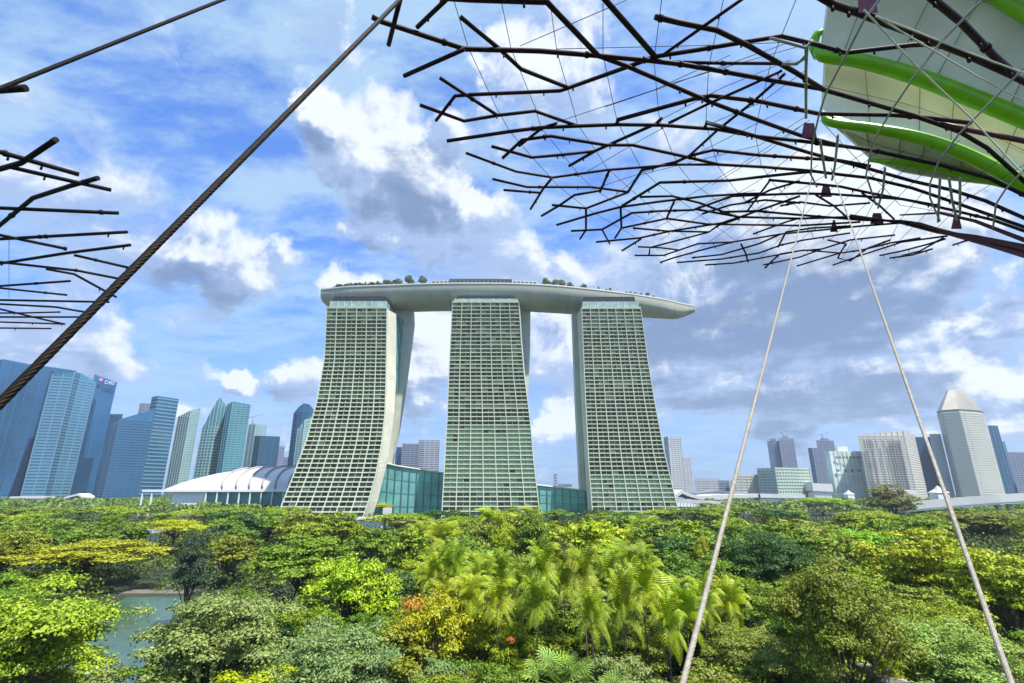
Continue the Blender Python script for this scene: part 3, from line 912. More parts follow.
slab('podium_building', 'long low grey podium with a dark band at the foot of the right hotel tower', [(668, 499), (700, 500.5), (735, 502), (775, 505)], 520, 3, 510, gm('podium_roof', (.50, .52, .54), .6), 40, extra=SL)
slab('convention_roof', 'white curving low roof behind the podium right of the hotel', [(672, 497), (682, 490), (690, 493.5), (700, 496), (720, 494.5), (760, 494)], 640, 3.5, 505, M_WHITE, 50)
slab('convention_roof', 'thin blue grey arched roof below the hazy office row', [(697, 493.5), (715, 490.5), (733, 491.5)], 700, 2, 500, SL, 30)
slab('low_building', 'low white hall in front of the green framed office block', [(758, 493.5), (805, 494.5)], 640, 4, 503, M_WHITE, 20)
slab('low_building', 'low pinkish white hall left of the pale ridged hotel', [(812, 483), (832, 484)], 760, 8, 500, M_WHITE, 20)
slab('low_building', 'small white hall at the foot of the beige hotel', [(893, 491), (916, 490)], 720, 8, 505, M_WHITE, 20)


def tent(px, py, D, wpx, label):
    a = PD(px, py, D); wd = wpx / F * D / 2; h = wd * 1.1
    o = empty('white_tent', (a.x, D, 0), label, 'tent', 'white peaked tents')
    m = MB(); bz = a.z - h
    b = [Vector((a.x + sx * wd, D + sy * wd, bz)) for sx, sy in ((-1, -1), (1, -1), (1, 1), (-1, 1))]
    mid = [a.lerp(p, .45) - Vector((0, 0, h * .12)) for p in b]
    for k in range(4):
        j = (k + 1) % 4; m.face([b[k], b[j], mid[j], mid[k]]); m.face([mid[k], mid[j], a])
    m.build('canopy', M_WHITE, o)
    m = MB(); m.box(a.x - wd * .9, a.x + wd * .9, D - wd * .9, D + wd * .9, 0, bz - .02); m.build('wall', M_WCOL, o)


tent(937, 485.5, 700, 12, 'larger white peaked tent beside the white flyover')
tent(848, 490, 740, 7, 'small white peaked tent at the foot of the ridged hotel')
# pale round dome far left skyline foot
slab('ferry_building', 'low white building at the foot of the far left blue towers', [(10, 496.5), (42, 496.5)], 700, 2, 500, M_WHITE, 20)
slab('ferry_building', 'white pavilion with a raised middle at the foot of the far left towers', [(64, 497), (72, 495), (78, 493.5), (83, 496.5)], 700, 2, 500, M_WHITE, 20)

# flyover
fo = empty('flyover', PD(960, 505, 250), 'white elevated road crossing above the trees at the right', 'flyover')
ft = [(903, 509), (925, 506.5), (960, 503.5), (1000, 500.5), (1060, 497)]
m = MB(); A = [PD(x, y, D) for (x, y), D in zip(ft, (300, 298, 295, 292, 290))]
for a, b in zip(A[:-1], A[1:]):
    up = Vector((0, 0, 2.6)); dn = Vector((0, 0, -2.0)); bk_ = Vector((3, 12, 0))
    m.hexa([a + dn, b + dn, b + dn + bk_, a + dn + bk_, a, b, b + bk_, a + bk_])
m.build('deck', M_WCOL, fo)
m = MB()
for a, b in zip(A[:-1], A[1:]):
    n_ = Vector((0, -.25, 0)); up = Vector((0, 0, 3.2))
    m.hexa([a + n_ + Vector((0, 0, -1)), b + n_ + Vector((0, 0, -1)), b + Vector((0, -.02, -1)), a + Vector((0, -.02, -1)), a + n_ + up, b + n_ + up, b + Vector((0, -.02, 0)) + up, a + Vector((0, -.02, 0)) + up])
m.build('parapet', M_WHITE, fo)
for px in (925, 1003, 1014, 1040):
    a = PD(px, interp(px, ft), interp(px, [(903, 300), (925, 298), (960, 295), (1000, 292), (1060, 290)])); m = MB()
    m.box(a.x - .9, a.x + .9, a.y + 3, a.y + 5, 0, a.z - 2.02); m.build('pier', M_CONC, fo)

# ------------------------------------------------------------------ supertree canopies
STEEL_R = .074


def plane_t(px, py, H=14.0):
    r = ray(px, py); return H / max(r.z, .12)


def t_right(px, py):
    t = plane_t(px, py)
    w_ = min(1, max(0, (px - 840) / 260)); w_ = w_ * w_ * (3 - 2 * w_)
    tt = min(19.0, plane_t(px, py))
    return t * (1 - w_) + tt * w_


BR = [  # traced from left to right: (radius factor, points)
    (1.1, [(372, 17), (380, 21), (464.6, 49), (540, 51), (598, 55.6), (645, 60), (680, 64), (715, 70), (770, 80), (820, 88.5), (877, 105), (912, 115), (959, 131.5), (987, 148), (1024, 181), (1060, 215)]),
    (1.0, [(404, 76), (464.6, 49)]),
    (1.0, [(460.7, 17), (499, 48.6), (521, 69), (568.6, 87.8), (630, 66), (655, 56.5), (700, 49.5), (738, 43), (781, 36), (820, 45.5), (846, 52.7), (912, 45), (939, 44)]),
    (1.25, [(546.6, 1.5), (598, 55.6)]),
    (1.05, [(598, 55.6), (626.6, 66), (680, 89), (708, 101), (755, 119), (800.7, 135.5), (840, 145.6), (871, 150), (912, 159), (940.5, 165), (989, 178), (1024, 195), (1060, 215)]),
    (1.3, [(440, -3), (470, -1), (546.6, 1.5)]),
    (1.3, [(603, -3), (655, 56.5)]),
    (1.15, [(655, 17), (680, 22.7), (716.4, 30), (748, 45.5), (795, 72), (824, 90)]),
    (.7, [(663, 55), (745, -3)]),
    (.8, [(660, 62), (720, 63), (795, 63.5)]),
    (1.0, [(401, -4), (388.6, 45)]),
    (1.0, [(450, -4), (417, 27.4)]),
    (.85, [(440, 78), (497, 115)]),
    (.9, [(420, 105), (464, 121), (497, 115.5), (535, 111), (577.6, 126)]),
    (.9, [(436, 120.6), (455, 96), (470, 94.7), (560, 90.8), (568.6, 88)]),
    (1.0, [(447, 141), (510, 131.5), (541, 127.6), (578, 126), (618, 124.5), (661, 125), (700, 128), (716, 129), (755, 136), (800, 141), (840, 146)]),
    (1.0, [(755, 136), (810, 153), (840, 161), (866, 168), (912, 181), (951.5, 190), (986, 201), (1024, 218), (1060, 236)]),
    (1.1, [(617, 124.5), (617, 120), (697, 98), (711, 95.5), (758, 101), (818, 113.5), (840, 114), (893, 115), (930, 118), (971, 123)]),
    (1.5, [(940, 124), (959, 128), (1024, 141), (1060, 148)]),
    (1.0, [(705, 127), (706, 122.5), (739.6, 131.5), (755, 136)]),
    (.9, [(569, 166), (595, 151), (656, 123.7), (662, 118)]),
    (.7, [(668.5, 123), (708, 104), (739.6, 90), (782, 70.5)]),
    (.9, [(491.7, 146.4), (531.7, 157.4), (560, 155), (595, 151)]),
    (.95, [(502.7, 158), (522, 140), (550.5, 136), (606, 145), (632.5, 145), (687, 157), (719, 164.5), (764.6, 167), (811.7, 171), (840, 174.6), (870, 178), (912, 188), (956, 203), (993, 216), (1024, 227), (1060, 240)]),
    (.8, [(519, 146), (542.6, 127.6), (557, 123)]),
    (.8, [(466, 153), (516, 171.5), (552.5, 177.5), (607, 170), (676, 164.5), (719, 164.5)]),
    (.8, [(492.5, 179), (527, 187), (592, 187), (628, 192)]),
    (.8, [(503.5, 190), (539.5, 192.7)]),
    (.85, [(552, 178), (543, 189), (530.6, 209)]),
    (.85, [(609, 171), (600, 192)]),
    (.85, [(600, 190.5), (574.5, 195), (560, 205), (541.5, 216)]),
    (.95, [(628, 192), (642, 170), (676, 162), (689, 156), (713, 150), (758, 155), (840, 160.5), (870, 166)]),
    (.75, [(689, 156), (717.6, 130), (750.5, 104), (785, 73.6)]),
    (.85, [(628.5, 192), (586, 208.4), (552, 205)]),
    (.8, [(586, 208.4), (586, 229.5), (580, 239)]),
    (.85, [(571, 231), (602, 229.5), (631.6, 213), (660, 211), (693, 210), (732.5, 196), (800, 193.5), (830, 194), (902, 199), (940, 206)]),
    (.85, [(556.5, 225), (597, 213), (620.6, 207), (660, 201.5), (707, 196), (740, 194), (760, 193.6)]),
    (.95, [(622, 206), (660, 182.5), (729.3, 180.5), (774, 175.4), (812, 171.5)]),
    (.8, [(620.6, 207.6), (621.5, 228), (615, 238)]),
    (.7, [(602, 229.5), (609.7, 243.6)]),
    (.8, [(622, 228), (660, 220), (666.6, 218.5), (674.5, 200.5)]),
    (.8, [(666.6, 218.5), (707, 224), (800, 225.6), (860, 222)]),
    (.8, [(596, 242), (639.5, 238), (671, 231), (721.5, 223), (740, 217), (760, 210), (800, 196)]),
    (.8, [(622, 250.7), (641, 239)]),
    (.75, [(633, 228), (666.6, 231), (709, 232), (718, 225.6), (740, 218)]),
    (.7, [(638, 246.8), (660, 247.6), (679, 250)]),
    (.75, [(649, 255), (650, 247.6), (709, 232)]),
    (.75, [(634.7, 255.4), (663.5, 255.4), (698, 243.7), (732.5, 242), (781, 234), (822, 230), (862, 226), (912, 222)]),
    (.75, [(660, 262.5), (673, 258), (709, 248), (732.5, 242)]),
    (.75, [(677, 262.5), (721.5, 259), (759, 253), (781, 245), (804, 240), (850, 233)]),
    (.75, [(691.7, 257.8), (721.5, 254.6), (759, 243.7), (781, 234)]),
    (.75, [(705, 265), (734, 263), (800, 250.7), (822, 249), (850, 240), (895, 235)]),
    (.85, [(695, 209), (740, 217), (800, 218.6), (850, 217), (902, 222), (950, 234)]),
    (.85, [(720, 212), (756, 211), (800, 215), (862, 220), (902, 221), (938, 231)]),
    (.7, [(753, 234), (786, 222), (800, 218)]),
    (.85, [(769, 180), (816, 184), (840, 186.5), (870, 193), (912, 201), (956, 211), (993, 220), (1024, 231), (1060, 243)]),
    (.65, [(769.5, 181), (746.6, 212)]),
    (.7, [(763, 265), (782, 261), (800, 257), (822, 249)]),
    (.7, [(780, 254), (804, 250), (840, 253), (862, 250), (890, 243), (920, 238)]),
    (.7, [(797, 266), (840, 253), (846, 244), (828, 240)]),
    (.7, [(833, 265), (862, 255), (902, 242), (947, 236)]),
    (.7, [(840, 253), (838, 258), (850, 261), (868, 248), (890, 240)]),
    (.7, [(880, 255.5), (902, 251), (925, 245), (945, 239)]),
    (.7, [(902, 255.5), (920, 251), (943, 238)]),
    (.7, [(890, 258), (912, 255), (932, 249)]),
    (.7, [(953, 245), (971, 239)]),
    (2.5, [(902, 221), (920, 224), (938, 230), (960, 236), (990, 244), (1024, 254), (1070, 268)]),
    (1.7, [(850, 215), (902, 223), (938, 232), (975, 237), (1024, 247), (1070, 258)]),
    (1.5, [(900, 215), (940, 213), (975, 221), (1024, 240), (1070, 254)]),
    (1.5, [(817, -5), (833, 4.4), (859, 13), (877, 20), (912, 33), (939.5, 44), (967, 55), (1011, 75), (1040, 90), (1070, 104)]),
    (1.7, [(926, -7), (934, 0), (961, 22), (993, 55), (1013, 73)]),
    (.75, [(744, 203), (770, 190), (800, 181)]),
    (.75, [(702, 214), (730, 205), (765, 200), (800, 203)]),
    (.75, [(778, 247), (786, 232), (812, 228), (850, 226)]),
    (.8, [(640, 197), (672, 196), (700, 203), (737, 217)]),
    (.7, [(780, 206), (800, 202), (830, 206), (870, 203)]),
    (.7, [(816, 195), (834, 206), (848, 218)]),
    (.7, [(862, 193), (880, 206), (894, 219)]),
    (.7, [(748, 262), (746, 254), (741, 244)]),
    (.7, [(765, 268), (774, 259), (780, 254)]),
]

RX, RY = 19.0, 12.0
stree = empty('supertree', (RX, RY, 0), 'dark plum steel canopy fanning out over the upper right with cream panels and lime rims', 'supertree', 'steel supertrees')
rnd = random.Random(11)


def dense_poly(pts, tf, off, step=40):
    out = []
    for (a, b) in zip(pts[:-1], pts[1:]):
        n = max(1, int(math.hypot(b[0] - a[0], b[1] - a[1]) / step))
        for k in range(n):
            x = a[0] + (b[0] - a[0]) * k / n; y = a[1] + (b[1] - a[1]) * k / n
            out.append(PT(x, y, tf(x, y) + off))
    x, y = pts[-1]; out.append(PT(x, y, tf(x, y) + off))
    return out


def branch(m, pts, r, studs=True):
    m.tube(pts, r, 8)
    if studs:
        for a, b in zip(pts[:-1], pts[1:]):
            if rnd.random() < .45:
                q = a.lerp(b, rnd.random()); s = r * .8
                m.tube([q + Vector((0, 0, -r * .8)), q + Vector((0, 0, -r * 2.6))], s * .55, 6)
            if rnd.random() < .2:
                q = a.lerp(b, rnd.random()); d = (b - a).normalized() * .06
                m.tube([q - d, q + d], r * 1.35, 8)


for k, (rf, pts) in enumerate(BR):
    m = MB(); dp = dense_poly(pts, t_right, rnd.uniform(-.15, .15)); r0 = STEEL_R * rf * (1 if pts[0][0] < 900 else .9)
    if rf > 1.45 and pts[0][1] > 200: m.tube(dp, [r0 * min(1, .4 + .9 * q / len(dp)) for q in range(len(dp))], 8)
    else: branch(m, dp, r0)
    m.build('branch', M_MAROON if (rf > 1.35 and pts[-1][1] > 140 and pts[-1][0] > 1000) else M_STEEL, stree)

# trunk of rods out of frame to the right, below the canopy
m = MB()
for k in range(16):
    a = 2 * math.pi * k / 16
    pts = [Vector((RX + math.cos(a) * r_, RY + math.sin(a) * r_, z)) for r_, z in ((3.2, 0), (2.5, 6), (2.1, 14), (2.2, 22), (2.9, 28))]
    m.tube(pts, .11, 6)
for z, r_ in ((4, 2.7), (9, 2.35), (14, 2.1), (19, 2.15), (24, 2.45), (28, 2.9)):
    m.tube([Vector((RX + math.cos(2 * math.pi * q / 24) * r_, RY + math.sin(2 * math.pi * q / 24) * r_, z)) for q in range(25)], .08, 6, caps=False)
m.build('trunk', M_STEEL, stree)

CAB = [[(453.7, 0), (468, 47), (496, 107), (510, 131.5), (531.7, 156.6), (558, 185.6), (586, 208), (640, 240)],
       [(501, 0), (511, 48.6), (535, 107), (541, 127.6), (560, 151), (579, 174.6), (592, 187), (620, 207), (650, 222)],
       [(551, 9), (557, 52), (573, 107), (577.6, 124.5), (595, 149.5), (607, 168), (628, 187), (660, 215), (690, 240)],
       [(603, 3), (603, 55), (614, 107), (617, 120), (629, 145), (642, 170), (657.5, 184), (700, 215), (735, 240)],
       [(662, -3), (654, 60), (658, 107), (660, 121), (671.6, 151), (679.5, 167), (690.5, 181), (740, 218)],
       [(724, -3), (708.6, 67), (706.6, 105.7), (706, 123), (713, 150), (718.4, 167), (738, 193), (770, 225)],
       [(797, -3), (771, 62.7), (761, 104), (755, 132), (761, 165), (774, 184), (800, 210), (815, 240)],
       [(520, 46), (626.6, 0)], [(556, 49), (680, 46), (726, 45), (790, 42)], [(540, 127.6), (654, 90), (730, 55)], [(605, 107), (680, 81.5), (790, 42)],
       [(660, 87), (726, 67), (800, 46)], [(583, 174), (632, 145), (720, 97)], [(662, 119), (724, 87), (790, 60)], [(700, 128), (760, 103), (806, 70)],
       [(590, 190), (690, 157), (780, 112)], [(640, 225), (740, 165), (810, 120)], [(660, 240), (760, 180), (812, 140)], [(690, 255), (770, 200), (818, 165)],
       [(700, 160), (760, 145), (805, 117)], [(730, 245), (800, 190), (870, 150)], [(760, 258), (830, 190), (880, 150)], [(790, 250), (850, 195), (905, 150)],
       [(830, 240), (880, 190), (935, 145)], [(860, 235), (905, 190), (960, 140)], [(712, 185), (770, 150), (806, 122)], [(820, 120), (900, 205), (960, 215)],
       [(655, 228), (712, 200), (755, 190)], [(610, 200), (640, 175), (700, 160)], [(840, 262), (862, 225), (880, 190)], [(885, 250), (900, 220), (925, 190)],
       [(900, 240), (935, 205), (1000, 160)], [(930, 235), (965, 200), (1024, 165)]]
for c in CAB:
    m = MB(); m.tube(dense_poly(c, t_right, .1), .0125, 5); m.build('stay_wire', M_DWIRE, stree)

# bent hoops of pale steel and the bright diagonal wires
HOOP = [[(884, -6), (865, 18), (846, 55), (826, 93), (819, 115), (812, 145), (811, 175), (817, 187)],
        [(988, -6), (940, 43), (912, 80), (893, 108), (873, 142), (869, 160), (866, 175), (871, 190), (876, 205)],
        [(1040, 52), (1024, 68), (1010, 82), (975, 118), (959, 134), (939, 161), (930, 183), (930, 198), (936, 212), (940, 221)],
        [(1060, 130), (1024, 170), (1005, 190), (996, 204), (993, 228)]]
for c in HOOP:
    m = MB(); m.tube(dense_poly(c, t_right, -.45, 20), .036, 8); m.build('hoop', M_HOOP, stree)
for c in ([(864, 10), (912, 62), (971, 118), (1024, 175), (1060, 213)], [(876, 16), (912, 38), (975, 75), (1024, 101), (1060, 120)], [(880, 18), (912, 30), (967, 52), (1024, 73), (1060, 87)]):
    m = MB(); m.tube(dense_poly(c, t_right, -.8), .027, 6); m.build('stay_rod', mat('rod_white', (.85, .85, .75), .4), stree)
for c in ([(770, 38), (806, 48), (812, 40)], [(807, 46), (806, 70), (806, 118)], [(806, 55), (797, 64), (782, 64)], [(838, 135), (835, 165), (832, 180)], [(820, 140), (823, 160), (826, 178)],
          [(885, 168), (883, 190), (878, 208)], [(940, 178), (939, 200), (938, 222)], [(949, 178), (952, 200), (957, 220)], [(960, 178), (960, 215)], [(795, 64), (806, 58), (806, 48)]):
    m = MB(); m.tube(dense_poly(c, t_right, -.2), .05, 6); m.build('strut', M_HOOP, stree)
# plum brackets
for x0, y0, x1, y1 in ((858, -12, 878, 13), (801, 123, 817, 138), (820, 185, 832, 197), (870, 213, 884, 224), (951, 215, 962, 229), (830, 220, 838, 232)):
    m = MB(); q = .5
    tt_ = t_right((x0 + x1) / 2, (y0 + y1) / 2)
    a = [PT(x0 + (3 if y0 > 0 else 0), y0, tt_ + .2), PT(x1 - 3, y0, tt_ + .2), PT(x1, y1, tt_ + .2), PT(x0, y1, tt_ + .2)]
    bk2 = [PT(x0 + 3, y0, tt_ + .7), PT(x1 - 3, y0, tt_ + .7), PT(x1, y1, tt_ + .7), PT(x0, y1, tt_ + .7)]
    m.hexa([a[3], a[2], bk2[2], bk2[3], a[0], a[1], bk2[1], bk2[0]])
    m.build('bracket', M_PLUM, stree)

# cream skin and lime rims of the canopy core
G1 = [(816, 44), (822, 56), (860, 61), (912, 75), (960, 93), (1024, 119), (1090, 148)]
G2 = [(822, 112), (830, 122), (870, 128), (912, 136), (955, 150), (1000, 171), (1070, 210)]
G3 = [(960, -22), (988, -8), (1024, 14), (1090, 50)]
T1_ = lambda px: 26.5 - (px - 820) * .018


def loft(top, bot, dt, dtb, n=14):
    rows = []
    for k in range(7):
        f = k / 6
        row = []
        for q in range(n + 1):
            s = q / n
            i = s * (len(top) - 1); a = int(min(i, len(top) - 2)); fr_ = i - a
            tp = (top[a][0] + (top[a + 1][0] - top[a][0]) * fr_, top[a][1] + (top[a + 1][1] - top[a][1]) * fr_)
            i = s * (len(bot) - 1); a = int(min(i, len(bot) - 2)); fr_ = i - a
            bp = (bot[a][0] + (bot[a + 1][0] - bot[a][0]) * fr_, bot[a][1] + (bot[a + 1][1] - bot[a][1]) * fr_)
            x = tp[0] + (bp[0] - tp[0]) * f; y = tp[1] + (bp[1] - tp[1]) * f
            row.append(PT(x, y, T1_(x) + dt + (dtb - dt) * f + .6 * math.sin(math.pi * f)))
        rows.append(row)
    return rows


def panel(top, bot, d0, d1, matl=M_CREAM):
    m = MB(); r1 = loft(top, bot, d0, d1); m.grid(r1, smooth=True)
    back = [[p + Vector((.05, .25, .15)) for p in row] for row in r1]
    m.grid([row[::-1] for row in back], smooth=True)
    m.grid([r1[0], back[0]][::-1], smooth=False); m.grid([r1[-1], back[-1]], smooth=False)
    m.face([r[0] for r in r1] + [r[0] for r in back[::-1]])
    po = m.build('skin_panel', matl, stree)
    m = MB()
    for q in (3, 6, 8, 11): m.tube([row[q] - Vector((.03, .1, .06)) for row in r1], .022, 5)
    m.tube([p - Vector((.03, .1, .06)) for p in r1[3]], .018, 5)
    m.build('seam', mat('seam_olive', (.30, .29, .17), .6), po)
    return po


panel([(840, -80), (880, -90), (940, -95), (1000, -90), (1050, -70), (1090, -40), (1140, 0)], [(822, 52), (830, 57), (868, 63), (912, 75), (960, 93), (1024, 119), (1090, 148)], -2.5, 0)
panel([(826, 60), (860, 63), (912, 76), (960, 94), (1024, 120), (1090, 149)], [(823, 113), (866, 127), (912, 136), (955, 150), (1000, 171), (1070, 210)], .6, .2)
panel([(832, 122), (870, 128), (912, 136), (955, 150), (1000, 171)], [(846, 134), (874, 160), (905, 172), (950, 180), (1005, 186)], .8, 2.0)
for pts, r_, d in ((G1, [.02, .28, .34, .37, .38, .38, .38], -.25), (G2, [.05, .22, .25, .28, .30, .31, .31], 0.1), (G3, [.3, .3, .3, .3], -1.0)):
    m = MB(); pp = [PT(x, y, T1_(x) + d) for x, y in pts]
    qq = []; qr = []
    for k in range(6 * (len(pp) - 1) + 1):
        f = k / 6; a_ = min(int(f), len(pp) - 2); u_ = f - a_
        P0, P1, P2, P3 = pp[max(a_ - 1, 0)], pp[a_], pp[a_ + 1], pp[min(a_ + 2, len(pp) - 1)]
        qq.append(.5 * ((2 * P1) + (P2 - P0) * u_ + (2 * P0 - 5 * P1 + 4 * P2 - P3) * u_ ** 2 + (3 * P1 - P0 - 3 * P2 + P3) * u_ ** 3)); qr.append(r_[a_] + (r_[a_ + 1] - r_[a_]) * u_)
    m.tube(qq, qr, 14); m.build('lime_rim', M_LIME, stree)
m = MB()
pp = [PT(x, y, T1_(x) + 0.2) for x, y in ((826, 30), (817, 34), (813, 44), (820, 55))]
m.tube(pp, [.12, .22, .28, .32], 12); m.build('lime_rim', M_LIME, stree)
m = MB(); pp = [PT(x, y, T1_(x) + 1.6) for x, y in ((868, 160), (905, 163), (945, 168), (985, 179), (1030, 192))]
m.tube(pp, [.1, .2, .25, .2, .15], 10); m.build('lime_rim', M_LIME, stree)

# left supertree fragment
LB = [(1.1, [(-60, 139), (0, 152), (79, 174.5)]), (1.2, [(-30, 176), (0, 169), (21, 163), (56, 139.5)]), (1.0, [(10, 167), (60, 178.5), (111, 190)]),
      (1.1, [(-40, 262), (0, 225), (33, 198), (70, 186), (98, 178)]), (1.0, [(-60, 206), (0, 208), (118, 213)]), (.95, [(-60, 244), (0, 239), (127, 232)]),
      (.95, [(-60, 224), (0, 235), (67, 249)]), (.95, [(-60, 268), (0, 263.5), (67, 253), (130, 245)]), (.9, [(74, 255), (100, 261), (130, 268)]),
      (.9, [(-60, 258), (0, 262), (77, 270.5), (118, 278.5)]), (.85, [(46, 269), (74, 274), (116, 297)]), (.85, [(-40, 289), (0, 286), (70, 281)]),
      (.8, [(-40, 284), (0, 288), (67, 295)]), (.9, [(-60, 298), (0, 300), (109, 302)]), (.85, [(-60, 302), (0, 304), (56, 307), (88, 312.6)]),
      (.8, [(-20, 303), (0, 309), (46, 320), (64, 324)]), (.85, [(-60, 317), (0, 317), (79, 317)]), (.75, [(-60, 320), (0, 322), (65, 324)]),
      (.75, [(-60, 328), (0, 328), (51, 328.5)]), (.7, [(-40, 313), (20, 313), (60, 312)]), (1.3, [(-30, 92), (26, 88)])]
ltree = empty('supertree', (-42, 14, 0), 'dark steel canopy tips reaching in from the left edge of the picture', 'supertree', 'steel supertrees')
for rf, pts in LB:
    m = MB(); branch(m, dense_poly(pts, plane_t, rnd.uniform(-.1, .1)), .1 * rf); m.build('branch', M_DARKST, ltree)
m = MB(); m.tube([PT(9, 235, 24.0), PT(9, 300, plane_t(9, 300))], .012, 5); m.build('stay_wire', M_DWIRE, ltree)
m = MB()
for k in range(12):
    a = 2 * math.pi * k / 12
    m.tube([Vector((-42 + math.cos(a) * r_, 14 + math.sin(a) * r_, z)) for r_, z in ((3.2, 0), (2.3, 10), (2.1, 20), (4, 29), (9, 35.9))], .12, 6)
m.build('trunk', M_DARKST, ltree)


# ------------------------------------------------------------------ near cables: twisted wire ropes
def rope(name, label, a, b, r, matl, strands=7, lay=10.0, cat='cable', group=None):
    """helical strands round the line a-b; lay = length of a turn in radii"""
    ax = (b - a); ln = ax.length; ax.normalize()
    u = ax.cross(Vector((0, 0, 1))).normalized(); v = ax.cross(u)
    m = MB(); rs = r * .42; rc = r - rs
    turns = ln / (r * lay); n = int(turns * 10)
    n = min(n, 900)
    for s in range(strands):
        ph = 2 * math.pi * s / strands
        pts = []
        for k in range(n + 1):
            f = k / n; an = ph + 2 * math.pi * turns * f
            pts.append(a + ax * (ln * f) + (u * math.cos(an) + v * math.sin(an)) * rc)
        m.tube(pts, rs, 6)
    m.tube([a, b], rc * .8, 6)
    o = m.build(name, matl, None, origin=tuple(a))
    return tag(o, label, cat, group)


rope('suspension_cable', 'thick dark twisted wire rope running diagonally up across the left half', PT(-30, 433.5, 2.3), PT(404, -4.5, 6.0), .024, M_ROPE)
rope('suspension_cable', 'thinner dark cable crossing the top left corner', PT(-30, 100.5, 6.0), PT(240, -7.2, 9.0), .028, M_DARKST)
rope('hanger_cable', 'pale wire rope leaning right, the left one of the pair hung from the canopy', PT(673.5, 720, 2.55), PT(812, 178, 24), .0178, M_ROPE2, lay=11, group='pale hanger cables')
rope('hanger_cable', 'pale wire rope leaning left, the right one of the pair hung from the canopy', PT(1025, 722, 2.75), PT(831, 168, 24), .0178, M_ROPE2, lay=11, group='pale hanger cables')


# ------------------------------------------------------------------ trees
def leaves_np(centers, normals, size, rng, aspect=.55):
    n = len(centers)
    up = rng.normal(size=(n, 3)); t1 = np.cross(normals, up); t1 /= np.linalg.norm(t1, axis=1, keepdims=True) + 1e-9
    t2 = np.cross(normals, t1)
    s = (size * rng.uniform(.45, 1.6, n))[:, None]
    a = centers - t1 * s * .5; c = centers + t1 * s * .5
    b = centers + t2 * s * aspect * .5 + normals * s * .08; d = centers - t2 * s * aspect * .5 + normals * s * .08
    v = np.stack([a, b, c, d], 1).reshape(-1, 3)
    return v


def mesh_quads(name, v, mat_):
    n = len(v) // 4
    me = bpy.data.meshes.new(name)
    me.vertices.add(n * 4); me.vertices.foreach_set('co', v.astype(np.float32).ravel())
    me.loops.add(n * 4); me.loops.foreach_set('vertex_index', np.arange(n * 4, dtype=np.int32))
    me.polygons.add(n); me.polygons.foreach_set('loop_start', np.arange(n, dtype=np.int32) * 4)
    me.polygons.foreach_set('loop_total', np.full(n, 4, dtype=np.int32))
    me.materials.append(mat_); me.update(calc_edges=True)
    return me


